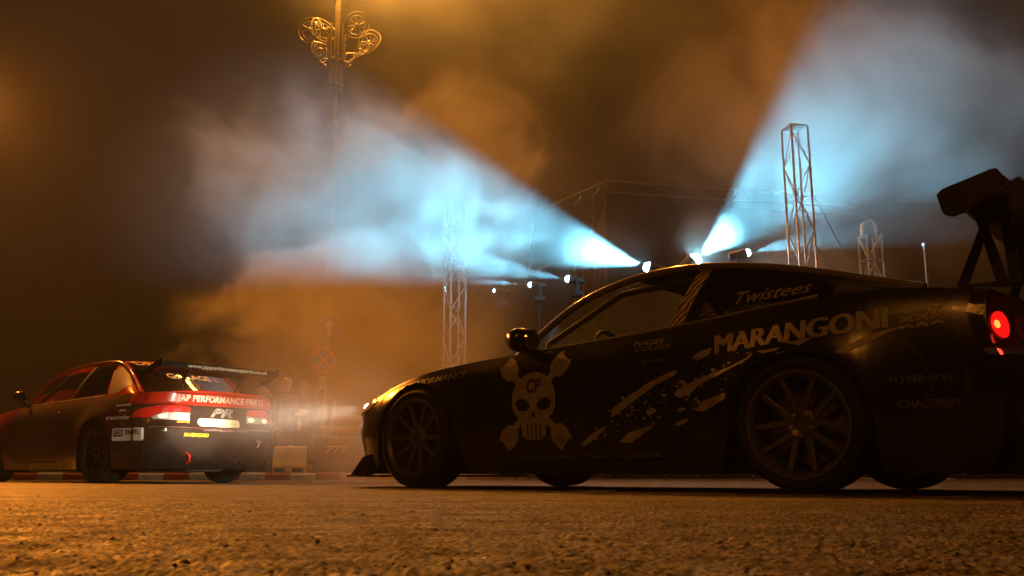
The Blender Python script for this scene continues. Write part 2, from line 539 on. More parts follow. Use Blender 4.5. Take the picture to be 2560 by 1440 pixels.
def stage_spot(loc, d, power, ang, blend, label, dim, lr):
    d = Vector(d).normalized()
    t = thing('stage_spotlight', label, 'spotlight', loc, 0, 'row of stage spotlights')
    flat = Vector((d.x, d.y, 0)).normalized()
    side = Vector((-flat.y, flat.x, 0))
    c = -d * 0.16
    q = d.to_track_quat('Z', 'Y').to_matrix()
    head = MB()
    prof = [(0.0, -0.13), (0.05, -0.13), (0.065, -0.10), (0.07, 0.06), (0.08, 0.09), (0.08, 0.15), (0.068, 0.155), (0.06, 0.14)]
    hm = MB().lathe([(r * lr / 0.062, h) for r, h in prof], 20)
    head.add([q @ Vector(p) + c for p in hm.v], hm.f)
    head.build('lamp_head', M['black_metal'], t, 40)
    le = MB().lathe([(r * lr / 0.062, h * lr / 0.062) for r, h in ((0.0, 0.055), (0.03, 0.050), (0.052, 0.028), (0.062, -0.006))], 20)
    MB().add([q @ Vector(p) for p in le.v], le.f).build('lens', M['lens_dim'] if dim else M['lens'], t, 60)
    for s in (-1, 1):
        MB().box(c + side * ((lr + 0.035) * s) + Vector((0, 0, -0.10)), (0.02, 0.06, 0.24), Matrix(((flat.y, flat.x, 0), (-flat.x, flat.y, 0), (0, 0, 1))).transposed()).build('yoke_arm', M['black_metal'], t, bevel=0.008)
    MB().box(c + Vector((0, 0, -0.26)), (0.20, 0.20, 0.09)).build('base', M['black_metal'], t, bevel=0.015)
    b = c + Vector((0, 0, -0.30))
    MB().tube([b, Vector((b.x, b.y, -loc[2] + 0.25))], 0.016, 8).build('stand', M['black_metal'], t, 60)
    for k in range(3):
        a = k * 2 * PI / 3 + 0.4
        MB().tube([(b.x, b.y, -loc[2] + 0.75), (b.x + 0.55 * math.cos(a), b.y + 0.55 * math.sin(a), -loc[2] + 0.015)], 0.014, 6).build('leg', M['black_metal'], t, 60)
    spot_light('beam', tuple(d * 0.14), d, power, STAGE, R(ang), blend, 0.04, t)
for i, (l, d, p, a, b, lab) in enumerate(STAGE_LIGHTS):
    stage_spot(l, d, p, a, b, lab, i >= 4, (0.085, 0.105, 0.062, 0.062, 0.05, 0.035)[i])
# ------------------------------------------------------------------ car building tools
# car space: x forward from the rear axle, y to the car's left, z up
class Shell:
    """car body below the windows: a wall wrapped round the plan outline and a deck on top of it"""
    def __init__(s, **k):
        s.__dict__.update(k)
        cols = []
        for i in range(13):                       # nose cap
            a = PI / 2 * (1 - i / 13)
            cols.append((s.xa_f + (s.x_nose - s.xa_f) * math.sin(a) ** s.cap, interp(s.width, s.xa_f) * math.cos(a) ** s.cap if i else 0.0))
        xs = set()
        x = s.xa_f
        while x > s.xa_r:
            xs.add(round(x, 4)); x -= 0.07
        xs.add(s.xa_r)
        for (xc, zc, rr) in s.arches:
            xs = {x for x in xs if abs(x - xc) > rr + 0.02}
            a0 = math.asin((s.z_bot - zc) / rr)
            for i in range(23):
                a = a0 + (PI - 2 * a0) * i / 22
                xs.add(round(xc + rr * math.cos(a), 4))
            xs.add(round(xc + rr * math.cos(a0) + 0.012, 4)); xs.add(round(xc - rr * math.cos(a0) - 0.012, 4))
        for x in s.cuts:
            xs = {q for q in xs if abs(q - x) > 0.02 or any(abs(q - xc) <= rr for xc, zc, rr in s.arches)} | {x}
        cols += [(x, interp(s.width, x)) for x in sorted(xs, reverse=True)]
        for i in range(1, 14):                    # tail cap
            a = PI / 2 * i / 13
            cols.append((s.xa_r + (s.x_tail - s.xa_r) * math.sin(a) ** s.cap_r, interp(s.width, s.xa_r) * math.cos(a) ** s.cap_r if i < 13 else 0.0))
        s.cols = cols
        s.rows = [0, 0.04, 0.10, 0.2, 0.3, 0.4, 0.5, 0.6, 0.7, 0.78, 0.85, 0.91, 0.96, 0.985, 1.0]
        s.deck = [0.02, 0.05, 0.10, 0.2, 0.35, 0.5, 0.65, 0.82, 1.0]
        s.grid = []
        for (x0, w) in cols:
            col = []
            zt = interp(s.top, x0)
            zl = s.zlow(x0)
            for r in s.rows:
                col.append(s.wall(x0, w, zl + (zt - zl) * r))
            e = col[-1]
            cr = interp(s.crown, x0)
            for t in s.deck:
                col.append((e[0], e[1] * (1 - t), e[2] + cr * (1 - (1 - t) ** 2.6)))
            s.grid.append(col)
    def zlow(s, x0):
        z = s.z_bot
        for (xc, zc, rr) in s.arches:
            if abs(x0 - xc) < rr:
                z = max(z, zc + math.sqrt(rr * rr - (x0 - xc) ** 2))
        return z
    def wall(s, x0, w, z):
        zt = interp(s.top, x0)
        zr = (z - s.z_bot) / (zt - s.z_bot)
        y = w * interp(s.prof, zr)
        if w > 0.3:
            for (xc, zc, rr) in s.arches:
                d = math.hypot(x0 - xc, z - zc)
                if x0 < s.x_nose - 0.2 and x0 > s.x_tail + 0.15:
                    y += s.flare * math.exp(-((d - rr) / 0.13) ** 2) * (1 - 0.6 * sstep(0.75, 1.0, zr))
        bn = sstep(s.xa_f - 0.1, s.x_nose, x0); bt = sstep(s.xa_r + 0.1, s.x_tail, x0)
        return (x0 + bn * interp(s.nose_off, z) + bt * interp(s.tail_off, z), y, z)
    def build(s, car, classify, mats, thick=True):
        """classify(x, row, zc, side) -> part name or None; returns dict of MB in car space"""
        parts = {}
        nr = len(s.rows)
        for side in (1, -1):
            ids = {}
            for i in range(len(s.cols) - 1):
                for j in range(len(s.grid[0]) - 1):
                    q = [s.grid[i][j], s.grid[i + 1][j], s.grid[i + 1][j + 1], s.grid[i][j + 1]]
                    xc = sum(p[0] for p in q) / 4; zc = sum(p[2] for p in q) / 4; yc = sum(p[1] for p in q) / 4
                    x0 = (s.cols[i][0] + s.cols[i + 1][0]) / 2
                    name = classify(x0, j, zc, yc, side)
                    if not name: continue
                    key = name if name in s.shared else (name, side)
                    V, F, I = parts.setdefault(key, ([], [], {}))
                    f = []
                    for p in q:
                        k = (round(p[0], 5), round(p[1] * side, 5), round(p[2], 5))
                        if k not in I:
                            I[k] = len(V); V.append(k)
                        if not f or f[-1] != I[k]: f.append(I[k])
                    if len(set(f)) < 3: continue
                    if f[0] == f[-1]: f.pop()
                    if len(set(f)) != len(f): continue
                    F.append(tuple(f) if side == -1 else tuple(reversed(f)))
        objs = {}
        for key, (V, F, I) in parts.items():
            name = key if isinstance(key, str) else key[0]
            mb = MB(); mb.v, mb.f = V, F
            o = mb.build(name, mats.get(name, mats['default']), car, 50, recalc=False)
            objs[key] = o
            s.tris += [(V, F)]
        return objs

class Green:
    """windows and roof: rail curve (side) and crown curve (centre line)"""
    def __init__(s, shell, rail, mid):
        s.shell, s.rail, s.mid = shell, rail, mid     # rail: [(u,x,y,z)], mid: [(u,x,z)]
        s.n = 44
    def R(s, u):
        return Vector((interp([(p[0], p[1]) for p in s.rail], u), interp([(p[0], p[2]) for p in s.rail], u), interp([(p[0], p[3]) for p in s.rail], u)))
    def C(s, u):
        return Vector((interp([(p[0], p[1]) for p in s.mid], u), 0, interp([(p[0], p[2]) for p in s.mid], u)))
    def P(s, u, v):
        a, c = s.R(u), s.C(u)
        k = 1 - (1 - v) ** 2
        return Vector((a.x + (c.x - a.x) * k, a.y * (1 - v), a.z + (c.z - a.z) * (1 - (1 - v) ** 2.2)))
    def sheet(s, u0, u1, v0, v1, nu=14, nv=9, both=True):
        """grid between u0..u1 and v0..v1; both sides joined across the middle when v1 == 1"""
        mb = MB()
        sides = (1, -1) if both else (1,)
        vs = [v0 + (v1 - v0) * j / nv for j in range(nv + 1)]
        if both and v1 == 1:
            full = [(v, 1) for v in vs] + [(v, -1) for v in reversed(vs[:-1])]
            pts = [[(lambda p: (p.x, p.y * sd, p.z))(s.P(u0 + (u1 - u0) * i / nu, v)) for v, sd in full] for i in range(nu + 1)]
            m = len(full)
        else:
            raise ValueError
        mb.add([p for row in pts for p in row], [(i * m + j, i * m + j + 1, (i + 1) * m + j + 1, (i + 1) * m + j) for i in range(nu) for j in range(m - 1)])
        return mb
    def strip(s, u0, u1, v0, v1, side, nu=14, nv=2):
        mb = MB()
        pts = []
        for i in range(nu + 1):
            for j in range(nv + 1):
                p = s.P(u0 + (u1 - u0) * i / nu, v0 + (v1 - v0) * j / nv)
                pts.append((p.x, p.y * side, p.z))
        m = nv + 1
        return mb.add(pts, [(i * m + j, i * m + j + 1, (i + 1) * m + j + 1, (i + 1) * m + j) for i in range(nu) for j in range(nv)])
    def u_at_x(s, x):
        lo, hi = 0.0, 1.0
        for _ in range(40):
            m = (lo + hi) / 2
            if s.R(m).x > x: lo = m
            else: hi = m
        return (lo + hi) / 2
    def side_pt(s, x, w):
        t = interp(s.shell.top, x)
        yb = interp(s.shell.width, x) * interp(s.shell.prof, 1.0) - 0.035
        a = Vector((x, yb, t + 0.004)); b = s.R(s.u_at_x(x))
        p = a.lerp(b, w)
        p.y += 0.02 * math.sin(PI * w)
        return p
    def pane(s, x0, x1, w0, w1, side, nx=14, nw=5, slant0=0.0, slant1=0.0):
        """side sheet from x0 (front) to x1 (rear); slant shifts the ends backwards with height"""
        mb = MB()
        pts = []
        for i in range(nx + 1):
            for j in range(nw + 1):
                w = w0 + (w1 - w0) * j / nw
                a, b = x0 + slant0 * w, x1 + slant1 * w
                p = s.side_pt(a + (b - a) * i / nx, w)
                pts.append((p.x, p.y * side, p.z))
        m = nw + 1
        return mb.add(pts, [(i * m + j, i * m + j + 1, (i + 1) * m + j + 1, (i + 1) * m + j) for i in range(nx) for j in range(nw)])

class Decals:
    """flat print laid on a car's surface by ray casting"""
    def __init__(s, car, objs):
        V, F = [], []
        for o in objs:
            n = len(V)
            V += [v.co.copy() for v in o.data.vertices]
            F += [tuple(i + n for i in p.vertices) for p in o.data.polygons]
        s.tree = BVHTree.FromPolygons(V, F)
        s.car = car
    def put(s, name, bm, mat, frame, parent, eps=0.004, cell=0.05):
        """bm lies in its own xy plane; frame = (origin, right, up, direction) in car space"""
        o, rt, up, dr = [Vector(q) for q in frame]
        bmesh.ops.triangulate(bm, faces=bm.faces)
        xs = [v.co.x for v in bm.verts]; ys = [v.co.y for v in bm.verts]
        for ax, lo, hi in ((0, min(xs), max(xs)), (1, min(ys), max(ys))):
            k = math.ceil(lo / cell) * cell
            while k < hi:
                co = (k, 0, 0) if ax == 0 else (0, k, 0)
                no = (1, 0, 0) if ax == 0 else (0, 1, 0)
                bmesh.ops.bisect_plane(bm, geom=bm.verts[:] + bm.edges[:] + bm.faces[:], plane_co=co, plane_no=no)
                k += cell
        bad = []
        for v in bm.verts:
            p = o + rt * v.co.x + up * v.co.y
            hit, nrm, idx, dist = s.tree.ray_cast(p, dr)
            if hit is None:
                bad.append(v)
                continue
            v.co = hit - dr * eps
        bmesh.ops.delete(bm, geom=bad, context='VERTS')
        me = bpy.data.meshes.new(name)
        bm.to_mesh(me); bm.free()
        me.materials.append(mat)
        ob = bpy.data.objects.new(name, me)
        link(ob, parent)
        return ob
    def text(s, body, size, mat, frame, parent, shear=0.0, bold=0.0, squeeze=1.0, align='CENTER', name='lettering', outline=0.0, eps=0.004, rot=0.0, spacing=1.0, tilt=0.0, fit=None):
        cu = bpy.data.curves.new('t', 'FONT')
        cu.body = body; cu.size = size; cu.align_x = align; cu.align_y = 'CENTER'
        cu.shear = shear; cu.offset = bold * size; cu.space_character = spacing; cu.resolution_u = 3
        if outline:
            cu.fill_mode = 'NONE'; cu.bevel_depth = outline; cu.bevel_resolution = 0
        ob = bpy.data.objects.new('t', cu)
        COL.objects.link(ob)
        dg = bpy.context.evaluated_depsgraph_get()
        me = bpy.data.meshes.new_from_object(ob.evaluated_get(dg))
        bpy.data.objects.remove(ob); bpy.data.curves.remove(cu)
        bm = bmesh.new(); bm.from_mesh(me); bpy.data.meshes.remove(me)
        if fit:
            xs = [v.co.x for v in bm.verts]
            squeeze = fit / (max(xs) - min(xs))
        for v in bm.verts:
            x, y = v.co.x * squeeze, v.co.y + v.co.x * squeeze * tilt
            v.co = (x * math.cos(rot) - y * math.sin(rot), x * math.sin(rot) + y * math.cos(rot), 0)
        return s.put(name, bm, mat, frame, parent, eps)
    def polys(s, polys, mat, frame, parent, name='graphic', eps=0.003, cell=0.05):
        bm = bmesh.new()
        for po in polys:
            vs = [bm.verts.new((p[0], p[1], 0)) for p in po]
            bm.faces.new(vs)
        return s.put(name, bm, mat, frame, parent, eps, cell)

def rounded_rect(w, h, r, n=5):
    out = []
    for cx, cy, a0 in ((w/2 - r, h/2 - r, 0), (-w/2 + r, h/2 - r, PI/2), (-w/2 + r, -h/2 + r, PI), (w/2 - r, -h/2 + r, 1.5 * PI)):
        for i in range(n + 1):
            a = a0 + PI / 2 * i / n
            out.append((cx + r * math.cos(a), cy + r * math.sin(a)))
    return out

def make_wheel(parent, loc, side, r, width, rim_r, rim_mat, spokes='double', steer=0.0, camber=0.0):
    """wheel with its axle along y; side = +1 left of the car"""
    w = holder('wheel', parent, loc, (camber * side, 0, steer))
    hw = width / 2
    s = side
    ty = [(rim_r, -hw * 0.82), (rim_r + 0.012, -hw * 0.96), ((r + rim_r) / 2, -hw * 1.03), (r - 0.022, -hw * 0.97), (r - 0.006, -hw * 0.86)]
    for k in range(5):                                   # circumferential grooves
        c = (-0.6 + 0.3 * k) * hw
        ty += [(r, c - 0.03 * hw * 2), (r, c - 0.012), (r - 0.007, c - 0.010), (r - 0.007, c + 0.010), (r, c + 0.012)] if 0 < k < 4 else [(r - 0.001, c)]
    ty += [(r - 0.006, hw * 0.86), (r - 0.022, hw * 0.97), ((r + rim_r) / 2, hw * 1.03), (rim_r + 0.012, hw * 0.96), (rim_r, hw * 0.82)]
    MB().lathe(ty, 48, 'Y').build('tyre', M['dark_rubber'], w, 40)
    o = s * hw
    rim = MB()
    rim.lathe([(rim_r + 0.006, o * 0.93), (rim_r + 0.004, o * 1.0), (rim_r - 0.012, o * 0.99), (rim_r - 0.028, o * 0.86), (rim_r - 0.036, o * 0.2), (rim_r - 0.045, -o * 0.9), (rim_r - 0.005, -o * 0.95)], 48, 'Y')
    rim.lathe([(0.0, o * 0.52), (0.030, o * 0.52), (0.034, o * 0.60), (0.060, o * 0.66), (0.078, o * 0.58), (0.080, o * 0.1)], 24, 'Y')
    rim.build('rim', rim_mat, w, 35)
    n = 5
    for k in range(n):
        for d in (-1, 1):
            a = 2 * PI * k / n + PI / 2
            a_in = a + d * 0.16; a_out = a + d * (0.36 if spokes == 'double' else 0.25)
            def pt(rad, ang, yy): return Vector((rad * math.cos(ang), yy, rad * math.sin(ang)))
            p0, p1 = (0.055, a_in, o * 0.60), (rim_r - 0.018, a_out, o * 0.80)
            wd0, wd1, dp = 0.017, 0.012, 0.022 * s
            quad = []
            for (rad, ang, yy), wd in ((p0, wd0), (p1, wd1)):
                c = pt(rad, ang, yy); tdir = Vector((-math.sin(ang), 0, math.cos(ang)))
                quad.append([c - tdir * wd, c + tdir * wd, c + tdir * wd * 1.1 - Vector((0, dp, 0)), c - tdir * wd * 1.1 - Vector((0, dp, 0))])
            sp = MB()
            sp.add(quad[0] + quad[1], [(0, 1, 5, 4), (1, 2, 6, 5), (2, 3, 7, 6), (3, 0, 4, 7), (0, 3, 2, 1), (4, 5, 6, 7)])
            sp.build('spoke', rim_mat, w, bevel=0.003)
    for k in range(5):
        a = 2 * PI * k / 5 + PI / 2 + PI / 5
        MB().lathe([(0.0, o * 0.60 + 0.016 * s), (0.009, o * 0.60 + 0.014 * s), (0.011, o * 0.52)], 8, 'Y', (0.052 * math.cos(a), 0, 0.052 * math.sin(a))).build('lug_nut', M['steel'], w, 40)
    MB().lathe([(0.05, -o * 0.1), (rim_r * 0.74, -o * 0.1), (rim_r * 0.74, -o * 0.22), (0.05, -o * 0.22)], 32, 'Y').build('brake_disc', M['brake'], w, 30)
    return w

def wheel_well(parent, xc, zc, rr, y_in, y_out, side):
    mb = MB()
    pts = []
    n = 16
    a0 = -0.6
    for i in range(n + 1):
        a = a0 + (PI - 2 * a0) * i / n
        for y in (y_in, y_out):
            pts.append((xc + (rr + 0.004) * math.cos(a), y * side, zc + (rr + 0.004) * math.sin(a)))
    mb.add(pts, [(2 * i, 2 * i + 1, 2 * i + 3, 2 * i + 2) for i in range(n)])
    c = len(mb.v)
    mb.add([(xc + (rr + 0.004) * math.cos(a0 + (PI - 2 * a0) * i / n), y_in * side, zc + (rr + 0.004) * math.sin(a0 + (PI - 2 * a0) * i / n)) for i in range(n + 1)], [tuple(range(n + 1))])
    return mb.build('wheel_well', M['liner'], parent, recalc=False)

def bucket_seat(parent, x, y):
    mb = MB()
    prof = [(0.28, 0.40), (0.26, 0.46), (0.0, 0.42), (-0.08, 0.44), (-0.22, 0.98), (-0.26, 1.02), (-0.30, 0.98), (-0.18, 0.36), (-0.10, 0.32), (0.2, 0.34)]
    mb.prism([(x + px, y - 0.21, pz - 0.12) for px, pz in prof], (0, 0.42, 0))
    for s in (-1, 1):
        w = [(0.25, 0.44), (0.22, 0.52), (-0.02, 0.56), (-0.10, 0.84), (-0.20, 0.94), (-0.22, 0.90), (-0.08, 0.42)]
        mb.prism([(x + px, y + s * 0.21 - (0.03 if s > 0 else 0), pz - 0.12) for px, pz in w], (0, 0.03, 0))
    return mb.build('seat', M['seat'], parent, bevel=0.01)

def glass_mat(name, tint, refl=1.0, rough=0.02, dust=0.0):
    m = bpy.data.materials.new(name)
    m.use_nodes = True
    nt = m.node_tree
    nt.nodes.remove(nt.nodes['Principled BSDF'])
    out = [n for n in nt.nodes if n.type == 'OUTPUT_MATERIAL'][0]
    tr = nt.nodes.new('ShaderNodeBsdfTransparent'); tr.inputs[0].default_value = tuple(tint) + (1,)
    gl = nt.nodes.new('ShaderNodeBsdfGlossy'); gl.inputs['Roughness'].default_value = rough
    gl.inputs['Color'].default_value = (refl, refl, refl, 1)
    lw = nt.nodes.new('ShaderNodeLayerWeight'); lw.inputs[0].default_value = 0.5     # facing is the same from both sides of the sheet
    pw = nt.nodes.new('ShaderNodeMath'); pw.operation = 'POWER'; pw.inputs[1].default_value = 5.0
    nt.links.new(lw.outputs['Facing'], pw.inputs[0])
    fr = nt.nodes.new('ShaderNodeMath'); fr.operation = 'MULTIPLY_ADD'; fr.inputs[1].default_value = 0.94; fr.inputs[2].default_value = 0.055
    nt.links.new(pw.outputs[0], fr.inputs[0])
    mx = nt.nodes.new('ShaderNodeMixShader')
    body = tr
    if dust:
        tl = nt.nodes.new('ShaderNodeBsdfTranslucent'); tl.inputs[0].default_value = (0.7, 0.7, 0.66, 1)
        body = nt.nodes.new('ShaderNodeMixShader'); body.inputs[0].default_value = dust
        nt.links.new(tr.outputs[0], body.inputs[1]); nt.links.new(tl.outputs[0], body.inputs[2])
    nt.links.new(fr.outputs[0], mx.inputs[0]); nt.links.new(body.outputs[0], mx.inputs[1]); nt.links.new(gl.outputs[0], mx.inputs[2])
    nt.links.new(mx.outputs[0], out.inputs['Surface'])
    return m

M['brake'] = pmat('brake iron', (0.12, 0.11, 0.10), 0.45, 0.7)
M['liner'] = pmat('wheel well black plastic', (0.008, 0.008, 0.008), 0.9, spec=0.2)
M['seat'] = pmat('seat cloth', (0.03, 0.028, 0.028), 0.9)
M['cage'] = pmat('roll cage tube', (0.10, 0.09, 0.08), 0.5)
M['chrome'] = pmat('chrome', (0.75, 0.75, 0.75), 0.12, 1.0)
M['red_lens'] = pmat('red lamp lens', (0.72, 0.012, 0.012), 0.12, coat=0.6)
M['clear_lens'] = pmat('clear lamp lens', (0.62, 0.60, 0.55), 0.12, 0.2, coat=0.8)
M['carbon'] = pmat('black carbon wing', (0.012, 0.012, 0.013), 0.32, coat=0.4, bump=0.05, bscale=200)
M['clear_glass'] = glass_mat('window glass', (0.66, 0.70, 0.68), dust=0.05)
M['tint_glass'] = glass_mat('tinted window glass', (0.20, 0.19, 0.17))
M['dark_glass'] = glass_mat('dark window glass', (0.10, 0.09, 0.075), 1.0, 0.03)
M['plain_glass'] = glass_mat('clean window glass', (0.55, 0.55, 0.52))
# ------------------------------------------------------------------ black drift coupe (near)
HEAD = 0.6884
def car_rot(th):      # car +x axis points to (-cos th, sin th)
    return PI - th
LEFT = lambda x, z: ((x, 2.5, z), (-1, 0, 0), (0, 0, 1), (0, -1, 0))
REAR = lambda y, z: ((-4.0, y, z), (0, -1, 0), (0, 0, 1), (1, 0, 0))
M['black_paint'] = pmat('black car paint', (0.006, 0.005, 0.005), 0.24, coat=0.8, coat_rough=0.05, rvar=0.08, scale=3)
M['highlight_trim'] = pmat('pale highlight trim', (0.30, 0.28, 0.26), 0.30, 0.7, coat=1.0, coat_rough=0.06, spec=0.8)  # pale metal colour stands in for bright highlights on roof rails and window seals
M['black_trim'] = pmat('black trim', (0.012, 0.012, 0.012), 0.5)
M['vinyl'] = pmat('silver vinyl lettering', (0.42, 0.38, 0.33), 0.40, var=0.22, scale=25)
M['vinyl_dim'] = pmat('grey vinyl lettering', (0.17, 0.15, 0.13), 0.5)
M['vinyl_black'] = pmat('black vinyl', (0.008, 0.008, 0.008), 0.4)
M['rim_dark'] = pmat('gunmetal rim', (0.17, 0.16, 0.15), 0.35, 0.6, rvar=0.1)
M['headlamp'] = pmat('headlamp bulb', (1, 0.95, 0.85), 0.2, emit=(1.0, 0.86, 0.66), estr=60)
M['tail_glow'] = pmat('lit tail lamp', (0.5, 0.01, 0.01), 0.2, emit=(1.0, 0.010, 0.008), estr=0.9)
M['dim_lens'] = pmat('dark red lamp lens', (0.10, 0.006, 0.005), 0.15, coat=0.6)
M['smoked_lens'] = pmat('smoked lamp housing', (0.03, 0.006, 0.005), 0.12, coat=0.8)
M['tail_core'] = pmat('tail lamp bulb', (0.8, 0.1, 0.03), 0.2, emit=(1.0, 0.20, 0.03), estr=3)
def stripe_mat():
    m = pmat('striped padding', (0.40, 0.33, 0.24), 0.8)
    nt = m.node_tree
    w = nt.nodes.new('ShaderNodeTexWave'); w.inputs['Scale'].default_value = 11; w.inputs['Distortion'].default_value = 7; w.inputs['Detail'].default_value = 2
    tc = nt.nodes.new('ShaderNodeTexCoord'); mp = nt.nodes.new('ShaderNodeMapping'); mp.inputs['Rotation'].default_value = (0, R(40), 0)
    r = nt.nodes.new('ShaderNodeValToRGB'); r.color_ramp.elements[0].position = 0.40; r.color_ramp.elements[1].position = 0.52
    r.color_ramp.elements[0].color = (0.01, 0.01, 0.01, 1); r.color_ramp.elements[1].color = (0.42, 0.34, 0.25, 1)
    nt.links.new(tc.outputs['Object'], mp.inputs[0]); nt.links.new(mp.outputs[0], w.inputs[0]); nt.links.new(w.outputs['Fac'], r.inputs[0])
    nt.links.new(r.outputs[0], nt.nodes['Principled BSDF'].inputs['Base Color'])
    return m
M['stripes'] = stripe_mat()

SPLASH = [
    [(1.058, 0.386), (1.041, 0.436), (0.908, 0.511), (0.811, 0.560), (0.676, 0.609), (0.636, 0.611), (0.651, 0.590), (0.770, 0.544), (0.899, 0.474), (1.008, 0.407)],
    [(0.660, 0.489), (0.639, 0.514), (0.520, 0.559), (0.442, 0.580), (0.328, 0.606), (0.235, 0.641), (0.198, 0.668), (0.218, 0.640), (0.264, 0.618), (0.443, 0.554), (0.521, 0.524), (0.561, 0.492), (0.631, 0.470)],
    [(0.546, 0.405), (0.496, 0.445), (0.410, 0.467), (0.353, 0.481), (0.359, 0.451), (0.402, 0.432), (0.489, 0.394)],
    [(0.549, 0.671), (0.513, 0.698), (0.436, 0.714), (0.452, 0.676), (0.515, 0.655)],
    [(1.012, 0.252), (0.957, 0.301), (0.840, 0.328), (0.788, 0.336), (0.873, 0.285), (0.937, 0.251)],
    [(1.272, 0.244), (1.204, 0.292), (1.083, 0.351), (1.105, 0.325), (1.172, 0.273), (1.239, 0.239)],
    [(0.180, 0.670), (0.127, 0.670), (0.058, 0.677), (0.076, 0.662), (0.146, 0.655)],
    [(0.052, 0.701), (-0.003, 0.700), (-0.112, 0.714), (-0.035, 0.677)],
    [(-0.195, 0.631), (-0.245, 0.658), (-0.317, 0.691), (-0.395, 0.715), (-0.455, 0.728), (-0.500, 0.735), (-0.393, 0.692), (-0.330, 0.659), (-0.234, 0.624)],
    [(0.676, 0.336), (0.626, 0.356), (0.581, 0.368), (0.597, 0.347), (0.647, 0.327)],
    [(0.832, 0.417), (0.795, 0.429), (0.765, 0.414), (0.817, 0.385)],
]

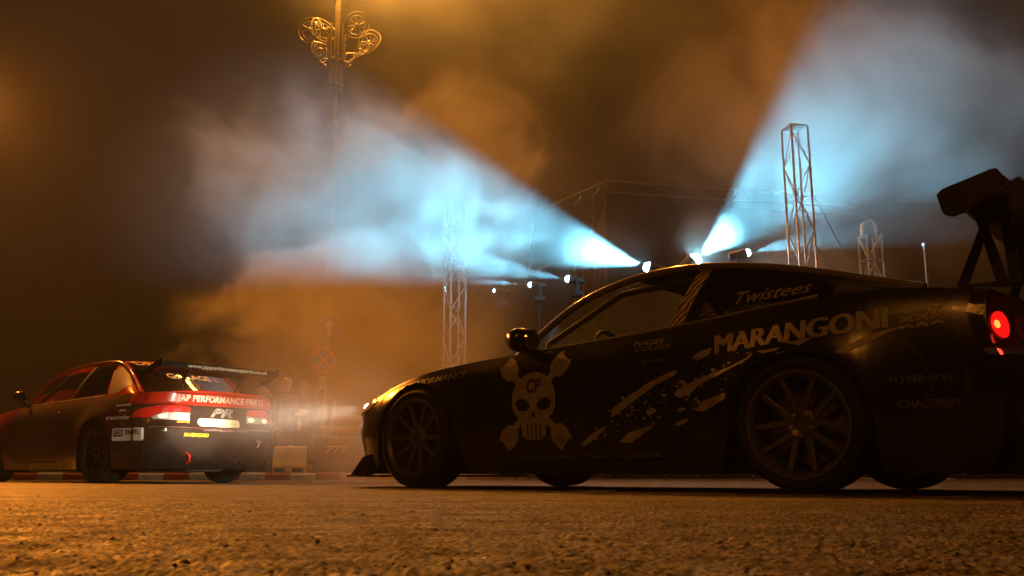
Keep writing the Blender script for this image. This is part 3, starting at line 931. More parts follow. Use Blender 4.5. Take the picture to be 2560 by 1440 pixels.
def build_black_car():
    car = thing('sports_car', 'black drift coupe with a pale skull emblem on its door and a tall rear wing', 'car', (1.8717, 4.9662, 0), car_rot(HEAD))
    sh = Shell(xa_f=2.93, x_nose=3.40, xa_r=-0.62, x_tail=-0.95, cap=0.78, cap_r=0.62, z_bot=0.09, tris=[],
               width=[(-0.95, 0.77), (-0.62, 0.80), (-0.3, 0.835), (0, 0.845), (0.5, 0.835), (1.2, 0.825), (2.0, 0.825), (2.5, 0.835), (2.93, 0.80)],
               top=[(-0.95, 0.855), (-0.8, 0.878), (-0.6, 0.90), (-0.31, 0.915), (-0.1, 0.905), (0.2, 0.884), (0.467, 0.858), (0.8, 0.832), (1.13, 0.812), (1.58, 0.790), (1.88, 0.782), (2.1, 0.768), (2.36, 0.742), (2.6, 0.703), (2.8, 0.660), (2.97, 0.617), (3.15, 0.575), (3.3, 0.545), (3.4, 0.53)],
               crown=[(-0.95, 0.012), (-0.85, 0.025), (-0.5, 0.035), (0, 0.03), (1.8, 0.055), (2.2, 0.075), (2.8, 0.075), (3.1, 0.05), (3.3, 0.02), (3.4, 0.0)],
               prof=[(0, 0.965), (0.12, 0.975), (0.35, 0.99), (0.6, 1.0), (0.8, 0.99), (0.92, 0.97), (1.0, 0.94)],
               nose_off=[(0.08, 0.03), (0.15, -0.04), (0.22, -0.07), (0.32, -0.03), (0.42, 0.0), (0.50, -0.01), (0.55, -0.05), (0.62, -0.12)],
               tail_off=[(0.09, 0.12), (0.2, 0.04), (0.4, 0.0), (0.55, -0.01), (0.62, 0.03), (0.8, 0.05), (0.9, 0.02)],
               arches=[(0.0, 0.315, 0.345), (2.525, 0.315, 0.345)], flare=0.038, cuts=[1.86, 0.66, -0.36, -0.86, 1.80],
               shared={'hood', 'trunk_lid', 'front_bumper', 'rear_bumper', 'tail_panel'})
    nr = len(sh.rows) - 1
    def classify(x, j, z, y, side):
        if j < nr:
            if x > 2.86: return 'front_bumper' if z < 0.50 or x > 3.1 else 'fender'
            if x > 1.86: return 'fender'
            if x > 0.66: return 'side_skirt' if j < 2 else 'door'
            if x < -0.34 and z < 0.40: return 'rear_bumper'
            if x < -0.86: return 'tail_panel'
            return 'quarter_panel'
        if x > 1.80: return 'fender' if j < nr + 2 and x < 3.0 else 'hood'
        if x < -0.50: return 'quarter_panel' if j < nr + 1 and x > -0.8 else 'trunk_lid'
        if j < nr + 3: return 'window_ledge'
        return None
    mats = {'default': M['black_paint'], 'window_ledge': M['black_trim'], 'side_skirt': M['black_trim']}
    objs = sh.build(car, classify, mats)
    g = Green(sh, [(0, 1.80, 0.70, 0.785), (0.1, 1.61, 0.675, 0.93), (0.2, 1.40, 0.64, 1.065), (0.3, 1.18, 0.60, 1.152), (0.4, 0.93, 0.57, 1.200), (0.5, 0.60, 0.555, 1.202), (0.6, 0.28, 0.56, 1.155), (0.72, -0.03, 0.58, 1.08), (0.86, -0.33, 0.61, 0.99), (1, -0.55, 0.64, 0.925)],
              [(0, 2.0, 0.845), (0.15, 1.68, 1.0), (0.3, 1.30, 1.165), (0.4, 1.0, 1.235), (0.5, 0.62, 1.25), (0.6, 0.25, 1.215), (0.72, -0.08, 1.12), (0.86, -0.42, 1.01), (1, -0.66, 0.945)])
    roof = g.sheet(0.36, 0.61, 0, 1).build('roof', M['black_paint'], car, 60, recalc=False)
    hl = g.sheet(0.37, 0.60, 0.02, 1); hl.v = [(x, y * 0.99, z - 0.02) for x, y, z in hl.v]; hl.build('headliner', M['liner'], car, 60, recalc=False)
    g.sheet(0.005, 0.36, 0.05, 1).build('windscreen', M['clear_glass'], car, 60, recalc=False)
    g.sheet(0.61, 0.97, 0.06, 1).build('rear_window', M['tint_glass'], car, 60, recalc=False)
    decal_on = list(objs.values()) + [roof]
    for s in (1, -1):
        g.strip(0.0, 0.36, 0, 0.05, s).build('windscreen_pillar', M['black_paint'], car, 60, recalc=False)
        decal_on.append(g.strip(0.61, 1.0, 0, 0.06, s).build('rear_pillar', M['black_paint'], car, 60, recalc=False))
        g.pane(1.74, 0.74, 0.0, 0.97, s, slant0=-0.0, slant1=-0.12).build('door_window', M['clear_glass'], car, 60, recalc=False)
        g.pane(0.73, 0.655, 0.0, 1.0, s, 3, 5, -0.12, -0.12).build('door_pillar', M['stripes'], car, 60, recalc=False)
        decal_on.append(g.pane(0.655, -0.16, 0.0, 0.97, s, 12, 5, -0.12, -0.02).build('quarter_window', M['tint_glass'], car, 60, recalc=False))
        decal_on.append(g.pane(-0.16, -0.54, 0.0, 1.0, s, 8, 5, -0.02, 0.0).build('roof_pillar', M['black_paint'], car, 60, recalc=False))
        pts = [g.R(u / 40) for u in range(0, 41)]
        MB().tube([(p.x, p.y * s, p.z) for p in pts], 0.022, 12).build('roof_rail', M['highlight_trim'], car, 60)
        # seal along the window foot
        MB().tube([(x, (g.side_pt(x, 0).y + 0.012) * s, g.side_pt(x, 0).z + 0.006) for x in [1.7 - 0.1 * k for k in range(19)]], 0.011, 8).build('window_seal', M['highlight_trim'], car, 60)
        for xc in (0.0, 2.525):
            wheel_well(car, xc, 0.315, 0.345, 0.50, 0.84, s)
        # door mirror
        mm = MB()
        prof = [(0.0, -0.105), (0.045, -0.10), (0.07, -0.06), (0.078, 0.0), (0.072, 0.06), (0.05, 0.095), (0.0, 0.105)]
        lt = MB().lathe(prof, 16)
        mir = MB().add([(1.60 + p[0] * 0.9 + 0.02 * (p[2] / 0.1), (0.90 + p[2] * 0.85) * s, 0.848 + p[1] * 0.95) for p in [Vector(q) for q in lt.v]], lt.f)
        mir.tube([(1.58, 0.86 * s, 0.80), (1.60, 0.76 * s, 0.775)], [0.03, 0.035], 8)
        mo = mir.build('door_mirror', M['black_paint'], car, 60)
        MB().lathe([(0.0, 1.528), (0.058, 1.528), (0.062, 1.536)], 16, 'X', (0, 0.90 * s, 0.848)).build('mirror_glass', M['chrome'], mo, 60)
        door = objs[('door', s)]
        MB().box((0.76, 0.842 * s, 0.665), (0.15, 0.03, 0.022)).build('handle', M['black_trim'], door, bevel=0.006)
    # floor, cage, seats
    MB().box((1.2, 0, 0.115), (4.0, 1.12, 0.03)).build('floor_pan', M['liner'], car)
    MB().box((0.55, 0, 0.45), (0.03, 1.3, 0.66)).build('rear_bulkhead', M['liner'], car)
    for y in (0.36, -0.36): bucket_seat(car, 1.0, y)
    hoop = [(0.66, 0.66, 0.45), (0.66, 0.655, 0.84), (0.57, 0.57, 1.12), (0.55, 0.50, 1.16), (0.55, -0.50, 1.16), (0.57, -0.57, 1.12), (0.66, -0.655, 0.84), (0.66, -0.66, 0.45)]
    cage = MB().tube(hoop, 0.02, 8)
    for s in (1, -1):
        cage.tube([(0.56, 0.53 * s, 1.15), (1.15, 0.53 * s, 1.12), (1.62, 0.62 * s, 0.86), (1.72, 0.66 * s, 0.4)], 0.02, 8)
        cage.tube([(0.57, 0.5 * s, 1.14), (-0.3, 0.42 * s, 0.70)], 0.02, 8)
    cage.tube([(0.60, 0.55, 1.05), (0.66, -0.6, 0.5)], 0.02, 8)
    cg = cage.build('roll_cage', M['cage'], car, 60)
    for s in (1, -1):
        MB().tube([(0.665, 0.665 * s, 0.80), (0.63, 0.63 * s, 0.95), (0.585, 0.585 * s, 1.10), (0.565, 0.55 * s, 1.14)], 0.034, 12).build('striped_padding', M['stripes'], cg, 60)
    ring = [(1.33 + 0.06 * math.sin(a), 0.36 + 0.17 * math.cos(a), 0.78 + 0.16 * math.sin(a)) for a in [2 * PI * k / 20 for k in range(20)]]
    MB().tube(ring, 0.014, 6, closed=True).tube([(1.33, 0.36, 0.78), (1.65, 0.36, 0.70)], 0.02, 6).tube([ring[0], ring[10]], 0.01, 6).build('steering_wheel', M['black_trim'], car, 60)
    # wheels
    for s in (1, -1):
        make_wheel(car, (0, 0.745 * s, 0.315), s, 0.315, 0.255, 0.250, M['rim_dark'])
        make_wheel(car, (2.525, 0.745 * s, 0.315), s, 0.315, 0.245, 0.250, M['rim_dark'], steer=R(-3), camber=R(2.5))
    # front splitter with upturned ends
    pl = [(2.90, 0.80), (3.10, 0.80), (3.34, 0.70), (3.47, 0.45), (3.52, 0.2)]
    poly = [(x, y, 0.070) for x, y in pl] + [(x, -y, 0.070) for x, y in reversed(pl)]
    sp = MB().prism(poly, (0, 0, 0.014)).build('splitter', M['black_trim'], car)
    for s in (1, -1):
        MB().prism([(2.96, 0.80 * s, 0.082), (3.19, 0.785 * s, 0.082), (3.06, 0.795 * s, 0.20), (2.98, 0.80 * s, 0.22)], (0, 0.012 * s, 0)).build('splitter_end', M['black_trim'], sp)
    # intakes in the front bumper
    D = Decals(car, decal_on)
    D.polys([rounded_rect(0.9, 0.17, 0.05)], M['liner'], ((5, 0, 0.26), (0, 1, 0), (0, 0, 1), (-1, 0, 0)), car, 'front_intake')
    # head lamps: lens on the corner, glowing bulb behind it, and their light
    for s in (1, -1):
        dr = Vector((-0.72, -0.69 * s, 0)); rt = Vector((-0.69 * s, 0.72, 0)) * s
        fr = (Vector((3.13, 0.66 * s, 0.548)) - dr * 0.6, (-0.69, 0.72 * s, 0), (0, 0, 1), dr)
        ln = D.polys([[(-0.20, -0.035), (-0.10, -0.055), (0.10, -0.03), (0.20, 0.025), (0.12, 0.055), (-0.02, 0.05), (-0.16, 0.01)]], M['clear_lens'], fr, car, 'headlight', eps=0.0090, cell=0.015)
        D.polys([[(-0.215, -0.045), (-0.10, -0.068), (0.11, -0.042), (0.22, 0.022), (0.12, 0.066), (-0.03, 0.062), (-0.175, 0.018)]], M['black_trim'], fr, ln, 'bezel', eps=0.0060, cell=0.015)
        c = Vector((3.25, 0.565 * s, 0.545))
        lt = MB().lathe([(0.0, 0.03), (0.02, 0.026), (0.036, 0.012), (0.042, -0.01)], 14, 'X', c + Vector((0.03, 0, 0)))
        lt.build('bulb', M['headlamp'], ln, 60)
    spot_light('headlight_beam', (3.36, 0.56, 0.545), (1.0, -0.24, 0.0), 350, (1.0, 0.84, 0.62), R(40), 0.9, 0.03, car)
    spot_light('headlight_beam', (3.36, -0.56, 0.545), (1.0, -0.18, 0.0), 250, (1.0, 0.84, 0.62), R(52), 0.8, 0.03, car)
    spot_light('headlight_beam', (3.37, 0.56, 0.545), (1.0, -0.24, 0.012), 3000, (1.0, 0.84, 0.62), R(13), 0.9, 0.03, car)
    # tail lamps
    for s in (1, -1):
        dr = Vector((0.80, -0.60 * s, 0))
        fr = (Vector((-0.86, 0.70 * s, 0.725)) - dr * 0.6, (-0.60 * s * s if s > 0 else -0.60, -0.80 * s, 0), (0, 0, 1), dr)
        hs = D.polys([[(-0.12, -0.12), (0.16, -0.125), (0.30, -0.10), (0.32, 0.10), (0.16, 0.125), (-0.10, 0.13), (-0.135, 0.05)]], M['smoked_lens'], fr, car, 'tail_light', eps=0.0070, cell=0.015)
        circ = lambda cx, cy, r, n=22: [(cx + r * math.cos(2 * PI * k / n), cy + r * math.sin(2 * PI * k / n)) for k in range(n)]
        D.polys([circ(0.025, -0.005, 0.060)], M['tail_glow'], fr, hs, 'lamp', eps=0.0150, cell=0.015)
        D.polys([circ(-0.002, -0.005, 0.018)], M['tail_core'], fr, hs, 'bulb', eps=0.0190, cell=0.015)
        D.polys([[(-0.115, -0.118), (0.30, -0.10), (0.30, -0.125), (-0.10, -0.145)]], M['chrome'], fr, hs, 'chrome_strip', eps=0.0130, cell=0.015)
        D.polys([circ(-0.055, 0.082, 0.018)], M['chrome'], fr, hs, 'reflector', eps=0.0130, cell=0.015)
        D.polys([circ(0.19, 0.0, 0.060)], M['dim_lens'], fr, hs, 'lamp', eps=0.0130, cell=0.015)
    point_light('tail_light_glow', (-1.06, 0.66, 0.72), 0.5, (1.0, 0.04, 0.02), 0.05, car)
    # rear wing on two braced stays
    w = holder('rear_wing', car)
    prof = [(-0.69, 1.225), (-0.70, 1.250), (-0.74, 1.262), (-0.83, 1.285), (-0.95, 1.335), (-0.955, 1.325), (-0.85, 1.262), (-0.76, 1.228), (-0.71, 1.212)]
    wg = MB(); ny = 32; m_ = len(prof)
    for i in range(ny + 1):
        y = -0.80 + 1.60 * i / ny
        dz = 0.085 * (1 - sstep(0.42, 0.74, abs(y)))
        wg.v += [(x, y, z + dz) for x, z in prof]
    wg.f = [(i * m_ + j, i * m_ + (j + 1) % m_, (i + 1) * m_ + (j + 1) % m_, (i + 1) * m_ + j) for i in range(ny) for j in range(m_)] + [tuple(range(m_)), tuple(ny * m_ + j for j in range(m_ - 1, -1, -1))]
    wg.build('wing_plane', M['carbon'], w, 40)
    ep = [(-0.675, 1.300), (-0.69, 1.225), (-0.705, 1.200), (-0.735, 1.188), (-0.78, 1.200), (-0.83, 1.232), (-0.945, 1.295), (-0.955, 1.318), (-0.925, 1.372), (-0.90, 1.372), (-0.70, 1.322)]
    for s in (1, -1):
        MB().prism([(x, 0.80 * s, z) for x, z in ep], (0, 0.012 * s, 0)).build('end_plate', M['carbon'], w, bevel=0.004)
        y = 0.46 * s
        for a, b in (((-0.84, 1.33), (-0.66, 0.93)), ((-0.76, 1.30), (-0.84, 0.92)), ((-0.87, 1.34), (-0.89, 0.91))):
            MB().prism([(a[0] - 0.02, y - 0.006, a[1]), (a[0] + 0.02, y - 0.006, a[1]), (b[0] + 0.025, y - 0.006, b[1]), (b[0] - 0.025, y - 0.006, b[1])], (0, 0.012, 0)).build('stay', M['carbon'], w)
        MB().box((-0.80, y, 0.935), (0.30, 0.05, 0.02)).build('stay_foot', M['carbon'], w, bevel=0.004)
        MB().prism([(-0.72, y - 0.008, 1.305), (-0.90, y - 0.008, 1.34), (-0.86, y - 0.008, 1.22), (-0.77, y - 0.008, 1.22)], (0, 0.016, 0)).build('stay_bracket', M['carbon'], w)
    # exhaust
    MB().lathe([(0.045, 0.0), (0.05, 0.0), (0.05, -0.25), (0.045, -0.25)], 18, 'X', (-0.75, -0.45, 0.17)).build('exhaust_pipe', M['chrome'], car, 40)
    MB().box((-0.78, 0, 0.15), (0.24, 1.0, 0.012), Matrix.Rotation(R(-12), 3, 'Y')).build('diffuser', M['carbon'], car)

    # panel gaps
    for s in (1, -1):
        fr = lambda x, z: ((x, 2.5 * s, z), (-1, 0, 0), (0, 0, 1), (0, -s, 0))
        def gap(pts, wd=0.0035):
            qs = []
            for (a, b) in zip(pts[:-1], pts[1:]):
                d = Vector((b[0] - a[0], b[1] - a[1])).normalized(); n = Vector((-d.y, d.x)) * wd
                qs.append([(-a[0] - n.x, a[1] - n.y), (-b[0] - n.x, b[1] - n.y), (-b[0] + n.x, b[1] + n.y), (-a[0] + n.x, a[1] + n.y)])
            return D.polys(qs, M['liner'], fr(0, 0), car, 'panel_gap', eps=0.0015)
        gap([(1.80, 0.775), (1.86, 0.70), (1.875, 0.45), (1.85, 0.20), (1.80, 0.165), (0.72, 0.165), (0.66, 0.20), (0.60, 0.40), (0.62, 0.60), (0.68, 0.835)])
        gap([(2.86, 0.50), (3.02, 0.53)]);
        D.polys([[(0.30 + 0.07 * math.cos(2 * PI * k / 20), 0.80 + 0.07 * math.sin(2 * PI * k / 20)) for k in range(20)]], M['black_trim'], fr(0, 0), car, 'fuel_cap', eps=0.002) if s < 0 else None
    # ---- lettering and graphics on the left side
    V, K = M['vinyl'], M['vinyl_black']
    T = lambda body, x, z, h, width, mat, **k: D.text(body, h / 0.72, mat, LEFT(x, z), car, fit=width, **k)
    for k, dx in enumerate((-0.007, 0.0, 0.007)): T('MARANGONI', -0.003 + dx, 0.745 - dx * 0.062, 0.098, 0.835, V, tilt=0.062, eps=0.004 + 0.0004 * k)
    tread = []
    for c in range(3):
        for r in range(4):
            u, v = c * 0.062, r * 0.027 + c * 0.004
            tread.append([(u, v), (u + 0.03, v + (0.012 if r < 2 else -0.012)), (u + 0.055, v), (u + 0.055, v + 0.014), (u + 0.03, v + 0.014 + (0.012 if r < 2 else -0.012)), (u, v + 0.014)])
    D.polys(tread, V, LEFT(-0.475, 0.715), car, 'tread_graphic')
    T('Twistees', 0.17, 0.975, 0.070, 0.40, M['vinyl_dim'], shear=0.35, tilt=0.04, bold=0.008)
    T('NIGEL', 0.815, 0.775, 0.026, 0.20, M['vinyl_dim'], shear=0.25, bold=0.02)
    T('COLFER', 0.795, 0.743, 0.026, 0.23, M['vinyl_dim'], shear=0.25, bold=0.02)
    T('www.facebook.com/marangonityre', 1.23, 0.185, 0.032, 0.93, M['vinyl_dim'], tilt=0.01)
    T('CP PERFORMANCE', 2.42, 0.668, 0.040, 0.60, M['vinyl_dim'], bold=0.01, tilt=0.10)
    T('N J SERVICES', -0.545, 0.495, 0.026, 0.25, M['vinyl_dim'], bold=0.01)
    T('CHAGDRIFT', -0.57, 0.385, 0.036, 0.25, M['vinyl_dim'], bold=0.01)
    for i, po in enumerate(SPLASH):
        D.polys([[(-x, z) for x, z in po]], V, LEFT(0, 0), car, 'splash_graphic')
    rnd = random.Random(5)
    dots = []
    for k in range(170):
        t = rnd.random()
        x = 1.15 - 0.95 * t + rnd.gauss(0, 0.05); z = 0.30 + 0.34 * t + rnd.gauss(0, 0.055)
        r = 0.002 + 0.008 * rnd.random() ** 3
        n = rnd.randint(4, 7)
        if z < 0.22 or z > 0.68 or (x * x + (z - 0.315) ** 2) < 0.15: continue
        dots.append([(-x + r * (0.6 + 0.8 * rnd.random()) * 1.5 * math.cos(2 * PI * q / n), z + r * (0.6 + 0.8 * rnd.random()) * math.sin(2 * PI * q / n)) for q in range(n)])
    tag(D.polys(dots, V, LEFT(0, 0), car, 'spatter_graphic'), kind='stuff')
    # skull over crossed spanners
    sx, sz = 1.585, 0.50
    def spanner(a, L=0.30):
        c, s = math.cos(a), math.sin(a)
        half = [(0.020, 0.0), (0.020, L - 0.10), (0.052, L - 0.075), (0.062, L - 0.03), (0.056, L + 0.02), (0.040, L + 0.045), (0.032, L + 0.03), (0.034, L - 0.03), (0.020, L - 0.055)]
        pts = half + [(-u, v) for u, v in reversed(half)]
        return [(u * c + v * s, -u * s + v * c) for u, v in pts]
    for a in (42, -44, 137, -137):
        D.polys([spanner(R(a))], V, LEFT(sx, sz), car, 'spanner_graphic', eps=0.003)
    dome = [(0.158 * math.cos(t) , 0.02 + 0.150 * math.sin(t)) for t in [PI * k / 24 for k in range(25)]]
    sk = dome + [(-0.158, -0.03), (-0.135, -0.075), (-0.095, -0.095), (-0.085, -0.195), (-0.05, -0.22), (0.05, -0.22), (0.085, -0.195), (0.095, -0.095), (0.135, -0.075), (0.158, -0.03)]
    D.polys([sk], V, LEFT(sx, sz), car, 'skull_graphic', eps=0.0045)
    oval = lambda cx, cy, a, b, rot=0: [(cx + a * math.cos(t) * math.cos(rot) - b * math.sin(t) * math.sin(rot), cy + a * math.cos(t) * math.sin(rot) + b * math.sin(t) * math.cos(rot)) for t in [2 * PI * k / 18 for k in range(18)]]
    D.polys([oval(-0.078, -0.018, 0.052, 0.036, -0.25), oval(0.078, -0.018, 0.052, 0.036, 0.25), [(-0.02, -0.095), (0.0, -0.05), (0.02, -0.095), (0.0, -0.085)]], K, LEFT(sx, sz), car, 'skull_graphic', eps=0.006)
    D.polys([[(u - 0.004, -0.125), (u + 0.004, -0.125), (u + 0.004, -0.222), (u - 0.004, -0.222)] for u in (-0.045, -0.015, 0.015, 0.045)], K, LEFT(sx, sz), car, 'skull_graphic', eps=0.006)
    D.text('CP', 0.11, K, LEFT(sx, sz + 0.085), car, bold=0.02, eps=0.006, squeeze=0.8)
    return car

build_black_car()
# ------------------------------------------------------------------ red and black drift coupe (ahead)
M['red_paint'] = pmat('red car paint', (0.60, 0.016, 0.008), 0.28, coat=0.8, coat_rough=0.04)
M['gloss_red'] = pmat('gloss red trim', (0.30, 0.015, 0.01), 0.15, coat=1.0, coat_rough=0.08, spec=0.8)
M['cream_paint'] = pmat('cream car paint', (0.50, 0.42, 0.30), 0.30, coat=0.8, coat_rough=0.04)
M['dark_paint'] = pmat('dark bumper paint', (0.022, 0.016, 0.014), 0.25, coat=0.8, coat_rough=0.05, rvar=0.06, scale=4)
M['cream_vinyl'] = pmat('cream lettering', (0.72, 0.64, 0.48), 0.45)
M['white_vinyl'] = pmat('white sticker', (0.78, 0.75, 0.70), 0.4)
M['yellow_vinyl'] = pmat('yellow lettering', (0.80, 0.50, 0.03), 0.45)
M['pill'] = pmat('pale yellow sticker', (0.85, 0.80, 0.52), 0.4)
M['rim_black'] = pmat('black rim', (0.03, 0.028, 0.026), 0.35, 0.4)
def swoosh_mat():
    """side paint: silver-beige doors swept by a dark red flash"""
    m = pmat('swept two tone paint', (0.20, 0.14, 0.07), 0.28, coat=1.0, coat_rough=0.03)
    nt = m.node_tree; b = nt.nodes['Principled BSDF']
    tc = nt.nodes.new('ShaderNodeTexCoord'); sx = nt.nodes.new('ShaderNodeSeparateXYZ')
    nt.links.new(tc.outputs['Object'], sx.inputs[0])
    def math_n(op, a, bb, c=None):
        n = nt.nodes.new('ShaderNodeMath'); n.operation = op
        for i, q in enumerate((a, bb, c)):
            if q is None: continue
            if isinstance(q, (int, float)): n.inputs[i].default_value = q
            else: nt.links.new(q, n.inputs[i])
        return n.outputs[0]
    # line z = 0.22 + 0.42 * (1.35 - x) with a bend
    wob = math_n('SINE', math_n('MULTIPLY', sx.outputs['X'], 2.2), 0)
    line = math_n('ADD', math_n('MULTIPLY_ADD', sx.outputs['X'], -0.40, 0.68), math_n('MULTIPLY', wob, 0.05))
    below = math_n('LESS_THAN', sx.outputs['Z'], line)
    mx = nt.nodes.new('ShaderNodeMix'); mx.data_type = 'RGBA'
    mx.inputs[6].default_value = (0.10, 0.070, 0.035, 1); mx.inputs[7].default_value = (0.09, 0.008, 0.005, 1)
    nt.links.new(below, mx.inputs[0])
    ahead = math_n('GREATER_THAN', sx.outputs['X'], 1.95)
    m2 = nt.nodes.new('ShaderNodeMix'); m2.data_type = 'RGBA'
    m2.inputs[7].default_value = (0.12, 0.008, 0.005, 1)
    nt.links.new(ahead, m2.inputs[0]); nt.links.new(mx.outputs[2], m2.inputs[6])
    nt.links.new(m2.outputs[2], b.inputs['Base Color'])
    return m
M['swoosh'] = swoosh_mat()

def build_red_car():
    car = thing('sports_car', 'red and black drift coupe seen from behind, with lettered boot lid and low rear wing', 'car', (-3.7694, 10.211, 0), car_rot(0.6858))
    sh = Shell(xa_f=2.90, x_nose=3.32, xa_r=-0.55, x_tail=-0.97, cap=0.72, cap_r=0.60, z_bot=0.14, tris=[],
               width=[(-0.97, 0.74), (-0.55, 0.795), (-0.3, 0.815), (0, 0.825), (0.5, 0.815), (1.2, 0.81), (2.0, 0.81), (2.5, 0.82), (2.9, 0.79)],
               top=[(-0.97, 0.875), (-0.8, 0.888), (-0.5, 0.888), (0, 0.882), (0.5, 0.876), (1.0, 0.868), (1.6, 0.860), (1.95, 0.85), (2.3, 0.82), (2.7, 0.765), (3.0, 0.70), (3.32, 0.60)],
               crown=[(-0.97, 0.015), (-0.85, 0.03), (-0.5, 0.04), (0, 0.03), (1.8, 0.06), (2.4, 0.075), (3.0, 0.05), (3.32, 0.0)],
               prof=[(0, 0.955), (0.12, 0.97), (0.35, 0.99), (0.6, 1.0), (0.8, 0.985), (0.92, 0.96), (1.0, 0.925)],
               nose_off=[(0.1, 0.0), (0.2, -0.05), (0.4, 0.0), (0.55, -0.02), (0.62, -0.1)],
               tail_off=[(0.14, 0.14), (0.22, 0.06), (0.35, 0.01), (0.52, -0.02), (0.545, -0.02), (0.57, 0.02), (0.76, 0.03), (0.785, 0.0), (0.80, -0.03), (0.90, -0.05)],
               arches=[(0.0, 0.31, 0.345), (2.52, 0.31, 0.345)], flare=0.03, cuts=[1.92, 0.78, -0.36, -0.80],
               shared={'hood', 'trunk_lid', 'front_bumper', 'rear_bumper', 'tail_panel'})
    nr = len(sh.rows) - 1
    sh.rows = sh.rows
    def classify(x, j, z, y, side):
        if j < nr:
            if x > 2.86: return 'front_bumper' if z < 0.52 or x > 3.05 else 'fender'
            if x > 1.92: return 'fender'
            if x > 0.78: return 'side_skirt' if j < 2 else 'door'
            if x < -0.34 and z < 0.555: return 'rear_bumper'
            if x < -0.50: return 'trunk_lid' if z > 0.775 else 'tail_panel'
            return 'quarter_panel'
        if x > 1.90: return 'fender' if j < nr + 2 and x < 3.0 else 'hood'
        if x < -0.45: return 'trunk_lid'
        if j < nr + 3: return 'window_ledge'
        return None
    mats = {'default': M['swoosh'], 'trunk_lid': M['red_paint'], 'tail_panel': M['dark_paint'], 'rear_bumper': M['dark_paint'], 'hood': M['red_paint'], 'window_ledge': M['red_paint'], 'side_skirt': M['dark_paint'], 'front_bumper': M['dark_paint']}
    # rows near the tail follow fixed heights so that lid, tail panel and bumper meet in clean lines
    for ci, (x0, w) in enumerate(sh.cols):
        if x0 < -0.33:
            zt = interp(sh.top, x0); zl = sh.zlow(x0)
            zs = [zl, zl + 0.03, 0.22, 0.29, 0.36, 0.43, 0.50, 0.535, 0.555, 0.60, 0.68, 0.755, 0.775, 0.80, zt] if zl < 0.2 else None
            if zs:
                for r, z in enumerate(zs):
                    sh.grid[ci][r] = sh.wall(x0, w, z)
    objs = sh.build(car, classify, mats)
    g = Green(sh, [(0, 1.98, 0.68, 0.865), (0.1, 1.78, 0.655, 1.01), (0.2, 1.50, 0.62, 1.155), (0.3, 1.2, 0.585, 1.242), (0.4, 0.85, 0.56, 1.283), (0.5, 0.45, 0.55, 1.290), (0.6, 0.10, 0.555, 1.262), (0.72, -0.13, 0.58, 1.16), (0.86, -0.36, 0.615, 1.0), (1, -0.50, 0.645, 0.90)],
              [(0, 2.15, 0.92), (0.15, 1.8, 1.09), (0.3, 1.35, 1.275), (0.4, 0.95, 1.325), (0.5, 0.5, 1.338), (0.6, 0.06, 1.305), (0.72, -0.22, 1.185), (0.86, -0.50, 1.03), (1, -0.68, 0.93)])
    roof = g.sheet(0.30, 0.61, 0, 1).build('roof', M['red_paint'], car, 60, recalc=False)
    g.sheet(0.005, 0.30, 0.05, 1).build('windscreen', M['plain_glass'], car, 60, recalc=False)
    rw = g.sheet(0.61, 0.985, 0.06, 1, 18).build('rear_window', M['dark_glass'], car, 60, recalc=False)
    decal_on = list(objs.values()) + [roof, rw]
    for s in (1, -1):
        g.strip(0.0, 0.30, 0, 0.05, s).build('windscreen_pillar', M['dark_paint'], car, 60, recalc=False)
        decal_on.append(g.strip(0.61, 1.0, 0, 0.06, s).build('rear_pillar', M['red_paint'], car, 60, recalc=False))
        g.pane(1.92, 0.86, 0.0, 0.96, s, slant0=0, slant1=-0.26).build('door_window', M['plain_glass'], car, 60, recalc=False)
        g.pane(0.86, 0.80, 0.0, 1.0, s, 3, 5, -0.26, -0.26).build('door_pillar', M['black_trim'], car, 60, recalc=False)
        decal_on.append(g.pane(0.80, 0.02, 0.0, 0.94, s, 12, 5, -0.26, 0.10).build('quarter_window', M['dark_glass'], car, 60, recalc=False))
        decal_on.append(g.pane(0.02, -0.49, 0.0, 1.0, s, 10, 7, 0.10, 0.0).build('roof_pillar', M['red_paint'], car, 60, recalc=False))
        g.pane(0.80, 0.02, 0.94, 1.0, s, 12, 1, -0.26, 0.10).build('window_frame', M['red_paint'], car, 60, recalc=False)
        pts = [g.R(u / 40) for u in range(0, 41)]
        MB().tube([(p.x, p.y * s, p.z) for p in pts], 0.018, 12).build('roof_rail', M['gloss_red'], car, 60)
        MB().tube([(x, (g.side_pt(x, 0).y + 0.012) * s, g.side_pt(x, 0).z + 0.006) for x in [1.9 - 0.1 * k for k in range(20)]], 0.011, 8).build('window_seal', M['highlight_trim'], car, 60)
        for xc in (0.0, 2.52): wheel_well(car, xc, 0.31, 0.345, 0.50, 0.82, s)
        lt = MB().lathe([(0.0, -0.10), (0.045, -0.095), (0.07, -0.06), (0.078, 0.0), (0.072, 0.06), (0.05, 0.09), (0.0, 0.10)], 16)
        mir = MB().add([(1.70 + p[0] * 0.9, (0.90 + p[2] * 0.6) * s, 0.945 + p[1] * 1.0) for p in lt.v], lt.f)
        mir.tube([(1.70, 0.86 * s, 0.90), (1.72, 0.76 * s, 0.865)], [0.03, 0.035], 8)
        mo = mir.build('door_mirror', M['dark_paint'], car, 60)
        MB().prism([(1.627, 0.90 * s + 0.040 * math.cos(2 * PI * k / 20), 0.948 + 0.062 * math.sin(2 * PI * k / 20)) for k in range(20)], (0.01, 0, 0)).build('mirror_glass', M['mirror'], mo, 60)
        MB().tube([(1.622, 0.90 * s + 0.044 * math.cos(a), 0.948 + 0.068 * math.sin(a)) for a in [2 * PI * k / 20 for k in range(20)]], 0.006, 6, closed=True).build('mirror_rim', M['chrome'], mo, 60)
        MB().box((0.93, 0.818 * s, 0.74), (0.15, 0.03, 0.022)).build('handle', M['dark_paint'], objs[('door', s)], bevel=0.006)
